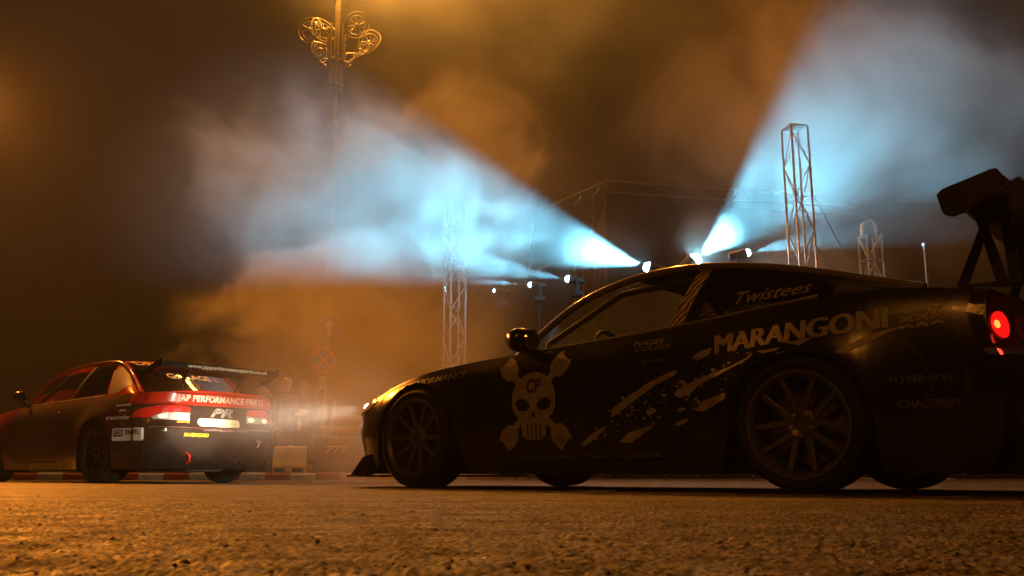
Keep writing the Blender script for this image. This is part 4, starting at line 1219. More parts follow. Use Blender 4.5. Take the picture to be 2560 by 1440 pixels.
    MB().box((1.2, 0, 0.16), (3.9, 1.10, 0.03)).build('floor_pan', M['liner'], car)
    for y in (0.36, -0.36): bucket_seat(car, 1.1, y)
    cage = MB().tube([(0.62, 0.64, 0.45), (0.62, 0.64, 0.86), (0.55, 0.52, 1.22), (0.55, -0.52, 1.22), (0.62, -0.64, 0.86), (0.62, -0.64, 0.45)], 0.02, 8)
    for s in (1, -1):
        cage.tube([(0.55, 0.50 * s, 1.21), (1.25, 0.52 * s, 1.20), (1.8, 0.62 * s, 0.90)], 0.02, 8)
        cage.tube([(0.56, 0.48 * s, 1.2), (-0.25, 0.45 * s, 0.80)], 0.02, 8)
    cage.tube([(0.58, 0.5, 1.1), (0.62, -0.6, 0.6)], 0.02, 8)
    cage.build('roll_cage', M['cage'], car, 60)
    for s in (1, -1):
        make_wheel(car, (0, 0.715 * s, 0.308), s, 0.308, 0.225, 0.225, M['rim_black'], 'five', camber=R(-1))
        make_wheel(car, (2.52, 0.715 * s, 0.308), s, 0.308, 0.225, 0.225, M['rim_black'], 'five')
    D = Decals(car, decal_on)
    # under the tail: axle, silencer and pipe
    MB().tube([(0, 0.62, 0.30), (0, -0.62, 0.30)], 0.035, 10).build('axle', M['black_metal'], car, 60)
    MB().lathe([(0.0, 0.12), (0.09, 0.12), (0.12, 0.08), (0.12, -0.08), (0.09, -0.12), (0, -0.12)], 16, 'X', (0.02, 0, 0.29)).build('differential', M['black_metal'], car, 40)
    for yy in (0.35, -0.30, 0.02):
        MB().tube([(-0.25, yy, 0.34), (-0.35, yy + 0.05, 0.17), (-0.55, yy + 0.1, 0.15)], [0.02, 0.025, 0.02], 8).build('suspension_arm', M['black_metal'], car, 60)
    MB().lathe([(0.0, 0.22), (0.07, 0.22), (0.085, 0.18), (0.085, -0.18), (0.07, -0.22), (0, -0.22)], 18, 'Y', (-0.72, 0.0, 0.20)).build('silencer', M['steel'], car, 40)
    MB().lathe([(0.042, 0.10), (0.048, 0.10), (0.048, -0.14), (0.042, -0.14)], 16, 'X', (-0.88, -0.22, 0.20)).build('exhaust_pipe', M['chrome'], car, 40)
    MB().tube([(-0.93, 0.34, 0.30), (-1.0, 0.34, 0.27), (-1.0, 0.34, 0.22), (-0.95, 0.34, 0.20)], 0.012, 8).build('tow_hook', M['red_paint'], car, 60)
    # lamps
    for s in (1, -1):
        fr = ((-4.0, 0, 0), (0, -s, 0), (0, 0, 1), (1, 0, 0))
        # in plan the lamp runs from the inner edge round the corner
        red = [(-0.335, 0.700), (-0.335, 0.748), (-0.40, 0.762), (-0.55, 0.768), (-0.66, 0.758), (-0.735, 0.715), (-0.765, 0.665), (-0.765, 0.640), (-0.69, 0.640), (-0.655, 0.672), (-0.60, 0.690)]
        tl = D.polys([red], M['red_lens'], fr, car, 'tail_light', eps=0.010, cell=0.02)
        clr = [(-0.335, 0.618), (-0.335, 0.698), (-0.60, 0.688), (-0.655, 0.670), (-0.69, 0.638), (-0.68, 0.625)]
        D.polys([clr], M['clear_lens'], fr, tl, 'clear_lens', eps=0.010, cell=0.02)
        for yy in (-0.40, -0.60):
            D.polys([[(yy + 0.045 * math.cos(a), 0.655 + 0.022 * math.sin(a)) for a in [2 * PI * k / 16 for k in range(16)]]], M['rev_lamp'], fr, tl, 'reversing_lamp', eps=0.013, cell=0.02)
        sd = ((0, 2.5 * s, 0), (-1, 0, 0), (0, 0, 1), (0, -s, 0))
        D.polys([[(0.62, 0.655), (0.72, 0.72), (0.90, 0.76), (0.90, 0.64), (0.66, 0.64)]], M['red_lens'], sd, tl, 'side_lens', eps=0.006, cell=0.02)
    # boot lip and rear wing
    MB().tube([(-0.93, 0.62, 0.88), (-1.005, 0.45, 0.905), (-1.025, 0, 0.915), (-1.005, -0.45, 0.905), (-0.93, -0.62, 0.88)], 0.012, 8).build('boot_lip', M['red_paint'], car, 60)
    w = holder('rear_wing', car)
    prof = [(-0.68, 1.105), (-0.69, 1.125), (-0.76, 1.140), (-0.90, 1.175), (-0.955, 1.200), (-0.965, 1.140), (-0.955, 1.134), (-0.86, 1.125), (-0.74, 1.10)]
    wp = MB().prism([(x, -0.69, z) for x, z in prof], (0, 1.38, 0)).build('wing_plane', M['carbon'], w, bevel=0.004)
    for s in (1, -1):
        MB().prism([(-0.63, 0.69 * s, 1.075), (-0.75, 0.69 * s, 1.06), (-0.99, 0.69 * s, 1.165), (-1.00, 0.69 * s, 1.225), (-0.96, 0.69 * s, 1.225), (-0.68, 0.69 * s, 1.14)], (0, 0.010 * s, 0)).build('end_plate', M['carbon'], w, bevel=0.003)
        y = 0.33 * s
        for a, b in (((-0.88, 1.14), (-0.66, 0.93)), ((-0.76, 1.11), (-0.84, 0.92))):
            MB().prism([(a[0] - 0.016, y - 0.006, a[1]), (a[0] + 0.016, y - 0.006, a[1]), (b[0] + 0.02, y - 0.006, b[1]), (b[0] - 0.02, y - 0.006, b[1])], (0, 0.012, 0)).build('stay', M['carbon'], w)
        MB().prism([(-0.72, y - 0.02, 1.11), (-0.92, y - 0.02, 1.15), (-0.86, y - 0.02, 1.07), (-0.78, y - 0.02, 1.07)], (0, 0.04, 0)).build('stay_bracket', M['carbon'], w)
        MB().box((-0.75, y, 0.935), (0.26, 0.05, 0.02)).build('stay_foot', M['carbon'], w, bevel=0.004)
    # bumper crease and panel gaps
    D.polys([[(-0.72, 0.545), (0.72, 0.545), (0.72, 0.552), (-0.72, 0.552)]], M['chrome_dim'], REAR(0, 0), car, 'bumper_trim', eps=0.006, cell=0.03)
    for s in (1, -1):
        sd = ((0, 2.5 * s, 0), (-1, 0, 0), (0, 0, 1), (0, -s, 0))
        pts = [(1.90, 0.845), (1.93, 0.70), (1.94, 0.45), (1.88, 0.22), (0.86, 0.22), (0.76, 0.30), (0.70, 0.50), (0.76, 0.70), (0.82, 0.865)]
        qs = []
        for (a, b) in zip(pts[:-1], pts[1:]):
            d = Vector((b[0] - a[0], b[1] - a[1])).normalized(); n = Vector((-d.y, d.x)) * 0.004
            qs.append([(-a[0] - n.x, a[1] - n.y), (-b[0] - n.x, b[1] - n.y), (-b[0] + n.x, b[1] + n.y), (-a[0] + n.x, a[1] + n.y)])
        D.polys(qs, M['liner'], sd, car, 'panel_gap', eps=0.002)
        # cream flash on the roof pillar
        D.polys([[(-0.12, 1.17), (0.0, 1.215), (0.10, 1.19), (0.22, 1.10), (0.33, 1.00), (0.27, 0.955), (0.17, 0.905), (0.02, 0.90), (-0.02, 1.0)]], M['cream_paint'], sd, car, 'paint_flash', eps=0.003, cell=0.03)
    # ---- lettering
    C_, W_, Y_ = M['cream_vinyl'], M['white_vinyl'], M['yellow_vinyl']
    T = lambda body, y, z, h, width, mat, **k: D.text(body, h / 0.72, mat, REAR(y, z), k.pop('parent', car), fit=width, **k)
    T('JAP PERFORMANCE PARTS', -0.01, 0.836, 0.064, 1.02, C_, bold=0.012)
    pill = D.polys([rounded_rect(0.50, 0.082, 0.040)], M['pill'], REAR(-0.005, 0.607), car, 'sticker', eps=0.004)
    T('Developments', -0.005, 0.606, 0.042, 0.40, M['yellow_dim'], shear=0.25, eps=0.007, parent=pill)
    T('PR', -0.02, 0.705, 0.088, 0.26, W_, shear=0.35, outline=0.0026, eps=0.008)
    T('RAVENGARD', 0.27, 0.475, 0.036, 0.27, Y_, shear=0.2, bold=0.02, tilt=0.0)
    T('JAP PERFORMANCE PARTS TUNING', -0.06, 0.527, 0.017, 0.52, M['pink_vinyl'], eps=0.006)
    T('TOW', -0.50, 0.430, 0.026, 0.07, W_, shear=0.3, bold=0.01)
    D.polys([[(0.49, 0.37), (0.50, 0.365), (0.525, 0.405), (0.535, 0.41), (0.515, 0.415), (0.505, 0.40)]], W_, REAR(0, 0), car, 'arrow_graphic')
    T('APACHE', 0.40, 0.603, 0.018, 0.14, Y_, shear=0.2, bold=0.02)
    DW = Decals(car, [wp])
    DW.text('www.japperformanceparts.co.uk', 0.040 / 0.72, C_, REAR(-0.07, 1.168), wp, fit=0.96, shear=0.25, bold=0.006, eps=0.004)
    T('DRIFT', 0.27, 1.262, 0.050, 0.36, C_, bold=0.008, eps=0.014)
    T('GARAGE', 0.0, 1.118, 0.062, 0.52, C_, bold=0.008, eps=0.014)
    T('D', -0.34, 1.11, 0.05, 0.06, M['red_paint'], bold=0.008, eps=0.014)
    # stickers round the rear corner
    cr = Vector((0.50, -0.866, 0))
    CORNER = lambda x, y, z: (Vector((x, y, z)) - cr * 1.5, (-0.866, -0.50, 0), (0, 0, 1), cr)
    st = D.polys([rounded_rect(0.43, 0.125, 0.018)], W_, CORNER(-0.60, 0.795, 0.478), car, 'sticker', eps=0.005, cell=0.03)
    D.polys([rounded_rect(0.125, 0.070, 0.01)], M['vinyl_black'], CORNER(-0.60 + 0.866 * 0.135, 0.795 + 0.5 * 0.135, 0.493), st, 'sticker_box', eps=0.007, cell=0.03)
    D.text('COB', 0.066, W_, CORNER(-0.60 + 0.866 * 0.135, 0.795 + 0.5 * 0.135, 0.493), st, bold=0.02, fit=0.10, eps=0.009)
    D.text('TRAVEL', 0.066, M['vinyl_black'], CORNER(-0.60 - 0.866 * 0.065, 0.795 - 0.5 * 0.065, 0.495), st, bold=0.02, fit=0.22, eps=0.007)
    D.text('trammler', 0.062, W_, CORNER(-0.42, 0.82, 0.648), car, bold=0.02, fit=0.36, shear=0.2, eps=0.005)
    D.polys([[(-0.05, 0.0), (-0.02, 0.018), (0.06, 0.006), (0.05, -0.006), (-0.02, -0.004), (-0.035, -0.016)]], W_, CORNER(-0.47, 0.80, 0.715), car, 'emblem_graphic', eps=0.005)
    D.polys([[(-0.11, -0.009), (0.11, -0.009), (0.11, 0.009), (-0.11, 0.009)]], W_, CORNER(-0.47, 0.80, 0.772), car, 'sticker', eps=0.005)
    return car
M['mirror'] = pmat('mirror glass', (0.25, 0.24, 0.22), 0.05, 1.0)
M['rev_lamp'] = pmat('lit reversing lamp', (0.9, 0.85, 0.7), 0.2, emit=(1.0, 0.80, 0.50), estr=1.0)
M['chrome_dim'] = pmat('dull trim strip', (0.30, 0.25, 0.20), 0.3, 0.6)
M['yellow_dim'] = pmat('faded sticker lettering', (0.62, 0.55, 0.28), 0.5)
M['pink_vinyl'] = pmat('pink lettering', (0.55, 0.32, 0.30), 0.5)
build_red_car()
# ------------------------------------------------------------------ ornate lamp post with wheel-shaped scrolls
def ornate_lamp():
    t = thing('lamp_post', 'tall ornate cream lamp post with a crown of wheel-shaped scrolls', 'lamp post', (-4.52, 22.0, 0))
    L = M['lamp_metal']
    MB().lathe([(0.0, 0.0), (0.34, 0.0), (0.34, 0.25), (0.26, 0.32), (0.24, 0.9), (0.19, 1.0), (0.17, 1.1)], 20).build('base', L, t, 40)
    MB().tube([(0, 0, 1.0), (0, 0, 4.0)], [0.15, 0.14], 16).build('lower_shaft', L, t, 60)
    MB().lathe([(0.13, 3.85), (0.19, 3.9), (0.19, 4.0), (0.15, 4.06), (0.13, 4.3)], 16).build('collar', L, t, 40)
    MB().tube([(0, 0, 4.0), (0, 0, 8.75)], [0.125, 0.105], 16).build('shaft', L, t, 60)
    MB().lathe([(0.10, 8.62), (0.17, 8.68), (0.17, 8.78), (0.10, 8.84)], 16).build('collar', L, t, 40)
    MB().tube([(0, 0, 8.7), (0, 0, 12.6)], [0.085, 0.07], 12).build('upper_shaft', L, t, 60)
    # ring of thin pipes round the shaft
    for k in range(8):
        a = 2 * PI * k / 8 + 0.2
        x, y = 0.165 * math.cos(a), 0.165 * math.sin(a)
        MB().tube([(x, y, 9.62), (x, y, 10.35)], 0.030, 8).build('pipe', L, t, 60)
        x2, y2 = 0.21 * math.cos(a), 0.21 * math.sin(a)
        MB().tube([(x, y, 10.30), (x2, y2, 10.42), (x2, y2, 11.25 + 0.22 * (k % 2))], 0.030, 8).build('pipe', L, t, 60)
        MB().lathe([(0.0, 9.57), (0.045, 9.58), (0.045, 9.64), (0.0, 9.66)], 8, 'Z', (x, y, 0)).build('pipe_end', L, t, 40)
    for z in (9.75, 10.42):
        MB().lathe([(0.19, z), (0.225, z + 0.02), (0.225, z + 0.08), (0.19, z + 0.10)], 20, closed=True).build('ring', L, t, 40)
    for k in range(10):
        a = 2 * PI * k / 10
        MB().tube([(0.21 * math.cos(a), 0.21 * math.sin(a), 10.50), (0.36 * math.cos(a), 0.36 * math.sin(a), 10.44), (0.42 * math.cos(a), 0.42 * math.sin(a), 10.52)], [0.02, 0.018, 0.024], 6).build('leaf_scroll', L, t, 60)
    # six wheel scrolls: rim, inner ring, spokes round a rosette
    for i, (cx, cy_, cz, rad, sq, tilt, yaw) in enumerate(((-0.42, 0.25, 11.50, 0.37, 0.80, 0.5, 0.5), (-0.66, -0.20, 11.27, 0.33, 1.0, 0.2, -0.3), (-0.44, 0.1, 10.87, 0.25, 0.9, 0.5, 0.4),
                                                     (0.54, -0.22, 11.38, 0.36, 0.85, -0.5, 0.4), (0.80, 0.22, 11.13, 0.34, 0.95, -0.25, -0.4), (0.62, 0.05, 10.82, 0.25, 0.85, -0.6, -0.5))):
        c = Vector((cx, cy_, cz))
        q = Matrix.Rotation(-tilt, 3, 'Y') @ Matrix.Rotation(yaw, 3, 'Z')
        f = lambda r, a: c + q @ Vector((r * sq * math.cos(a), 0.04 * math.sin(2 * a), r * math.sin(a)))
        o = MB().tube([f(rad, 2 * PI * k / 28) for k in range(28)], 0.015, 8, closed=True).build('scroll', L, t, 60)
        MB().tube([f(rad * 0.72, 2 * PI * k / 20) for k in range(20)], 0.010, 6, closed=True).build('inner_ring', L, o, 60)
        for k in range(9):
            a = 2 * PI * k / 9
            MB().tube([f(0.03, a), f(rad * 0.72, a + 0.25)], 0.007, 6).build('spoke', L, o, 60)
        ro = MB().lathe([(0.0, -0.05), (0.05, -0.035), (0.06, 0.0), (0.05, 0.035), (0.0, 0.05)], 10)
        MB().add([Vector(p) + c for p in ro.v], ro.f).build('rosette', L, o, 60)
        sg_ = 1 if cx > 0 else -1
        MB().tube([(0.2 * sg_, cy_ * 0.3, cz - 0.42), (0.28 * sg_, cy_ * 0.5, cz - 0.36), f(rad, -PI / 2)], 0.02, 6).build('bracket', L, t, 60)
    # lantern cluster above the picture edge
    MB().lathe([(0.07, 12.55), (0.20, 12.62), (0.22, 12.70), (0.07, 12.78)], 16).build('collar', L, t, 40)
    for k in range(4):
        a = k * PI / 2 + 0.5
        c = (0.75 * math.cos(a), 0.75 * math.sin(a), 13.35)
        MB().tube([(0, 0, 12.7), (0.5 * math.cos(a), 0.5 * math.sin(a), 12.85), (c[0], c[1], 13.12)], 0.03, 8).build('lantern_arm', L, t, 60)
        MB().lathe([(0.0, -0.2), (0.10, -0.19), (0.17, -0.10), (0.18, 0.02), (0.14, 0.13), (0.0, 0.18)], 14, 'Z', c).build('lantern', M['lantern'], t, 60)
    MB().tube([(0, 0, 12.6), (0, 0, 13.9)], [0.06, 0.02], 10).build('finial', L, t, 60)
    point_light('sodium_light', (0, 0, 13.65), 1200, SODIUM, 0.3, t)
ornate_lamp()

# ------------------------------------------------------------------ traffic signs on one pole
def disc(r, y, x=0.0, z=0.0, n=28):
    return [(x + r * math.cos(2 * PI * k / n), y, z + r * math.sin(2 * PI * k / n)) for k in range(n)]
sp = thing('sign_post', 'thin steel post carrying two round traffic signs', 'post', (-4.28, 21.06, 0))
MB().tube([(0, 0, 0), (0, 0, 3.75)], 0.03, 10).build('pole', M['steel'], sp, 60)
sg = thing('traffic_sign', 'round blue traffic sign with a white arrow pointing straight up', 'traffic sign', (-4.22, 21.0, 3.38), R(-12))
MB().prism(disc(0.30, 0), (0, 0.012, 0)).build('plate', M['sign_blue'], sg)
MB().tube([(0.285 * math.cos(2 * PI * k / 28), -0.004, 0.285 * math.sin(2 * PI * k / 28)) for k in range(28)], 0.008, 6, closed=True).build('rim', M['sign_blue'], sg, 60)
MB().prism([(-0.035, -0.006, -0.20), (0.035, -0.006, -0.20), (0.035, -0.006, 0.05), (0.12, -0.006, 0.05), (0, -0.006, 0.23), (-0.12, -0.006, 0.05), (-0.035, -0.006, 0.05)], (0, 0.005, 0)).build('arrow', M['sign_white'], sg)
sg = thing('traffic_sign', 'round no-stopping sign with a red ring and red cross', 'traffic sign', (-4.32, 21.0, 2.66), R(28))
MB().prism(disc(0.30, 0), (0, 0.012, 0)).build('plate', M['sign_blue'], sg)
rg = MB()
rg.add([p for p in disc(0.30, -0.006)] + [p for p in disc(0.225, -0.006)], [(k, (k + 1) % 28, 28 + (k + 1) % 28, 28 + k) for k in range(28)])
rg.build('ring', M['sign_red'], sg, recalc=False)
for a in (45, -45):
    MB().box((0, -0.005 - 0.0006 * (a > 0), 0), (0.06, 0.004, 0.46), Matrix.Rotation(R(a), 3, 'Y')).build('cross_bar', M['sign_red'], sg)
pl = thing('sign_plate', 'small white plate under the no-stopping sign with a narrow upright mark', 'sign', (-4.33, 21.0, 2.14), R(10))
MB().box((0, 0, 0), (0.12, 0.01, 0.30)).build('plate', M['sign_white'], pl)
MB().tube([(0.028 * math.cos(2 * PI * k / 16), -0.007, 0.10 * math.sin(2 * PI * k / 16)) for k in range(16)], 0.008, 6, closed=True).build('mark', M['vinyl_black'], pl, 60)

# ------------------------------------------------------------------ box truss towers
tube_cache = {}
def shared_tube(name, a, b, r, mat, parent, n=8):
    """unit-length tube mesh shared between alike pieces"""
    a, b = Vector(a), Vector(b)
    key = (r, n, mat.name)
    if key not in tube_cache:
        tube_cache[key] = MB().tube([(0, 0, 0), (0, 0, 1)], r, n).mesh(name, mat, 60)
    o = bpy.data.objects.new(name, tube_cache[key])
    link(o, parent)
    o.location = a
    o.rotation_mode = 'QUATERNION'
    o.rotation_quaternion = (b - a).to_track_quat('Z', 'Y')
    o.scale = (1, 1, (b - a).length)
    return o

def truss_tower(label, loc, w, h, rz, bay=0.5, tube=0.025, group='aluminium truss towers'):
    t = thing('truss_tower', label, 'truss', loc, rz, group)
    k = w / 2
    cs = [(-k, -k), (k, -k), (k, k), (-k, k)]
    for x, y in cs:
        shared_tube('chord', (x, y, 0.03), (x, y, h), tube, M['aluminium'], t, 10)
    n = int(h / bay)
    for i in range(n):
        z0 = 0.06 + i * bay
        for f in range(4):
            a, b = cs[f], cs[(f + 1) % 4]
            if (i + f) % 2: a, b = b, a
            shared_tube('brace', (a[0], a[1], z0), (b[0], b[1], z0 + bay), tube * 0.5, M['aluminium'], t, 6)
            if i % 4 == 0: shared_tube('rung', (a[0], a[1], z0), (b[0], b[1], z0), tube * 0.5, M['aluminium'], t, 6)
    MB().box((0, 0, 0.015), (w * 2.4, w * 2.4, 0.03)).build('base_plate', M['steel'], t, bevel=0.005)
    return t
t1 = truss_tower('slim truss tower standing behind the bonnet of the black coupe', (-1.08, 17.0, 0), 0.30, 5.15, R(28))
t2 = truss_tower('near truss tower wrapped in blue light above the tail of the black coupe', (4.22, 13.0, 0), 0.27, 5.15, R(14), 0.5, 0.017)
MB().box((0, 0, 5.17), (0.29, 0.29, 0.02)).build('head_plate', M['aluminium'], t2, bevel=0.01)
t3 = truss_tower('far truss tower with a bent hoop top, right of the near truss tower', (6.82, 17.0, 0), 0.30, 4.55, R(8))
MB().tube([(-0.15, 0, 4.5), (-0.13, 0, 4.75), (0, 0, 4.87), (0.13, 0, 4.75), (0.15, 0, 4.5)], 0.045, 8).build('lifting_hoop', M['aluminium'], t3, 60)
for i, (a, b, lab) in enumerate((((4.4, 13.0, 4.2), (6.35, 15.2, 2.2), 'upper guy wire running from the near truss tower towards the far truss'),
                             ((4.4, 13.0, 3.4), (5.7, 14.2, 2.2), 'lower guy wire running from the near truss tower towards the far truss'))):
    o = MB().tube([a, b, (b[0] + (b[0] - a[0]) * 1.1, b[1] + (b[1] - a[1]) * 1.1, 0.05)], 0.008, 6).build('guy_wire', M['steel'], None, 60)
    tag(o, lab, 'wire', 'guy wires at the truss towers')
po = thing('pole', 'thin steel pole standing beyond the boot of the black coupe', 'pole', (6.46, 14.0, 0))
MB().tube([(0, 0, 0), (0, 0, 3.6)], [0.028, 0.02], 8).build('shaft', M['steel'], po, 60)
MB().lathe([(0.0, 3.58), (0.035, 3.6), (0.035, 3.64), (0.0, 3.66)], 10).build('cap', M['steel'], po, 40)
MB().lathe([(0.0, 0.0), (0.15, 0.0), (0.15, 0.02), (0.03, 0.04)], 12).build('foot', M['steel'], po, 40)

# ------------------------------------------------------------------ covered stage behind the lights
def build_stage():
    t = thing('stage_tent', 'dark covered stage with a pitched truss roof behind the spotlights', 'stage', (0, 0, 0))
    al = M['aluminium_dull']
    fy, by = 22.0, 29.0
    A, B, C_, D_ = (0.55, 6.44), (2.40, 7.28), (5.6, 7.05), (12.5, 6.6)
    for y in (fy, by):
        pts = [A, B, C_, D_]
        for (x0, z0), (x1, z1) in zip(pts[:-1], pts[1:]):
            shared_tube('roof_beam', (x0, y, z0), (x1, y, z1), 0.035, al, t)
            n = max(2, int((x1 - x0) / 0.8))
            for i in range(n):
                u0, u1 = i / n, (i + 0.5) / n
                p = Vector((x0 + (x1 - x0) * u0, y, z0 + (z1 - z0) * u0)); q = Vector((x0 + (x1 - x0) * u1, y, z0 + (z1 - z0) * u1 - 0.28))
                if x1 > B[0] + 0.1: shared_tube('roof_brace', p, q, 0.014, al, t, 6)
        shared_tube('roof_beam', (B[0], y, B[1] - 0.30), (D_[0], y, D_[1] - 0.30), 0.025, al, t)
        for x, z in ((2.30, 7.1), (2.02, 7.0), (12.4, 6.6)):
            shared_tube('stage_post', (x, y, 0.05), (x, y, z), 0.028, al, t)
    for (x, z) in (A, B, C_, D_):
        shared_tube('purlin', (x, fy, z), (x, by, z), 0.035, al, t)
    roof = MB()
    ps = [(B[0], B[1] + 0.05), (C_[0], C_[1] + 0.05), (D_[0], D_[1] + 0.05)]
    vs = [(x, y, z) for x, z in ps for y in (fy, by)]
    roof.add(vs, [(2 * i, 2 * i + 1, 2 * i + 3, 2 * i + 2) for i in range(2)])
    roof.build('roof_cloth', M['black_cloth'], t, recalc=False)
    # pleated backdrop and side cloth hanging under the roof
    def curtain(name, a, b, zt, zb):
        mb = MB(); n = 60; pts = []
        a, b = Vector(a), Vector(b); d = (b - a); nrm = Vector((-d.y, d.x)).normalized()
        for i in range(n + 1):
            u = i / n
            for j in range(5):
                w = j / 4
                off = 0.06 * math.sin(u * d.length * 7 + 1.3 * math.sin(3 * u)) * (0.3 + 0.7 * w)
                p = a + d * u + nrm * off
                top = zt[0] + (zt[1] - zt[0]) * u
                pts.append((p.x, p.y, top + (zb - top) * w))
        mb.add(pts, [(i * 5 + j, i * 5 + j + 1, (i + 1) * 5 + j + 1, (i + 1) * 5 + j) for i in range(n) for j in range(4)])
        return mb.build(name, M['black_cloth'], t, 60, recalc=False)
    curtain('front_cloth', (2.34, fy + 0.35), (12.4, fy + 0.35), (6.85, 6.3), 0.9)
    curtain('side_cloth', (2.34, fy + 0.45), (2.34, by), (6.85, 6.85), 0.9)
    MB().box((7.35, (fy + by) / 2 + 0.2, 0.5), (10.2, by - fy, 1.0)).build('stage_floor', M['black_cloth'], t, bevel=0.02)
    # cable loops clipped to the roof edge
    for x, z in ((2.08, 7.05), (1.62, 6.83), (5.35, 6.86)):
        MB().tube([(x + 0.1, fy - 0.04, z + 0.05), (x + 0.04, fy - 0.04, z - 0.08), (x - 0.08, fy - 0.04, z - 0.16)], 0.016, 6).build('cable_loop', al, t, 60)
M['aluminium_dull'] = pmat('dull truss aluminium', (0.09, 0.085, 0.08), 0.5, 0.5, rvar=0.1)
build_stage()

# ------------------------------------------------------------------ painted kerb
kerb = bpy.data.objects.new('kerb', None); link(kerb)
tag(kerb, 'low kerb of alternating red and white painted blocks behind the cars', kind='structure')
kb = {}
for i in range(24):
    key = i % 2
    if key not in kb:
        kb[key] = MB().prism([(-0.205, 0, 0.0), (-0.205, 0, 0.085), (-0.205, 0.03, 0.12), (-0.205, 0.26, 0.12), (-0.205, 0.26, 0.0)], (0.41, 0, 0)).mesh('kerb_stone', M['kerb_red'] if key else M['kerb_white'])
    o = bpy.data.objects.new('kerb_stone', kb[key]); link(o, kerb)
    o.location = (-10.2 + i * 0.42, 15.6 + 0.004 * math.sin(i * 1.7), 0.006 * math.sin(i * 2.3))
    o.rotation_euler = (0, 0, 0.01 * math.sin(i * 3.1))
pave = MB().box((-10.2, 30.93, 0.055), (20, 30.1, 0.11)).build('pavement', pmat('pavement concrete', (0.16, 0.145, 0.13), 0.85, var=0.3, scale=1.2, bump=0.2))
tag(pave, kind='structure')

# ------------------------------------------------------------------ barriers and their banner
M['barrier_yellow'] = pmat('yellow barrier plastic', (0.62, 0.34, 0.04), 0.5, var=0.2, scale=4)
M['barrier_dark'] = pmat('dark barrier plastic', (0.05, 0.04, 0.035), 0.6, var=0.3, scale=3)
M['banner'] = pmat('dark printed banner', (0.035, 0.03, 0.028), 0.6, var=0.2)
def barrier(label, loc, rz, mat, L=0.95, h=0.62):
    t = thing('crash_barrier', label, 'barrier', loc, rz, 'plastic crash barriers behind the cars')
    pr = [(-0.24, 0.0), (-0.24, 0.12), (-0.15, 0.26), (-0.09, h - 0.03), (-0.06, h), (0.06, h), (0.09, h - 0.03), (0.15, 0.26), (0.24, 0.12), (0.24, 0.0)]
    MB().prism([(-L / 2, y, z) for y, z in pr], (L, 0, 0)).build('body', mat, t, bevel=0.02)
    for x in (-L * 0.27, L * 0.27):
        MB().box((x, -0.24, 0.05), (0.18, 0.02, 0.07)).build('fork_slot', M['liner'], t)
    MB().lathe([(0.0, 0.02), (0.045, 0.02), (0.05, 0.0), (0.0, 0.0)], 12, 'Z', (0, 0, h)).build('filler_cap', mat, t, 40)
    return t
barrier('bright yellow crash barrier right behind the tail of the red coupe', (-3.78, 15.95, 0.11), R(8), M['barrier_yellow'], 0.55, 0.45)
bpos = [(-2.95, 16.3, 0.11), (-1.95, 16.35, 0.11), (-0.95, 16.4, 0.11)]
blab = ['dark crash barrier beside the yellow one, with slanted yellow marks', 'dark crash barrier in the middle of the row behind the beam', 'dark crash barrier at the bonnet end of the row']
for p, l in zip(bpos, blab):
    b = barrier(l, p, R(2), M['barrier_dark'])
    if p == bpos[0]:
        for k in range(3):
            MB().prism([(-0.28 + k * 0.13, -0.163, 0.36), (-0.18 + k * 0.13, -0.145, 0.44), (-0.28 + k * 0.13, -0.145, 0.44), (-0.28 + k * 0.13, -0.14, 0.47), (-0.13 + k * 0.13, -0.14, 0.47), (-0.25 + k * 0.13, -0.17, 0.34)], (0, -0.01, 0)).build('slanted_mark', M['barrier_yellow'], b)
# two yellow tubes behind, their colour standing in for lit barrier tops
for z, x0, x1, lab in ((0.98, -3.25, -2.62, 'upper yellow bar standing in for a lit barrier top'), (0.78, -3.45, -2.55, 'lower yellow bar standing in for a lit barrier top')):
    r = thing('lit_top_bar', lab, 'rail', (0, 16.75, 0.11), 0, 'yellow bars standing in for lit barrier tops')
    MB().tube([(x0, 0, z), (x1, 0, z)], 0.055, 10).build('tube', M['barrier_yellow'], r, 60)
    for x in (x0 + 0.08, x1 - 0.08):
        MB().tube([(x, 0.03, 0), (x, 0.03, z)], 0.02, 8).build('post', M['steel'], r, 60)
pb = thing('marker_post', 'short pale marker post leaning behind the yellow bars', 'post', (-3.3, 17.0, 0.11), 0)
MB().tube([(-0.05, 0, 0), (0.0, 0, 1.0), (0.05, 0, 1.32)], 0.035, 8).build('shaft', M['kerb_white'], pb, 60)
MB().box((0, 0, 0.02), (0.3, 0.3, 0.04)).build('foot', M['barrier_dark'], pb, bevel=0.01)

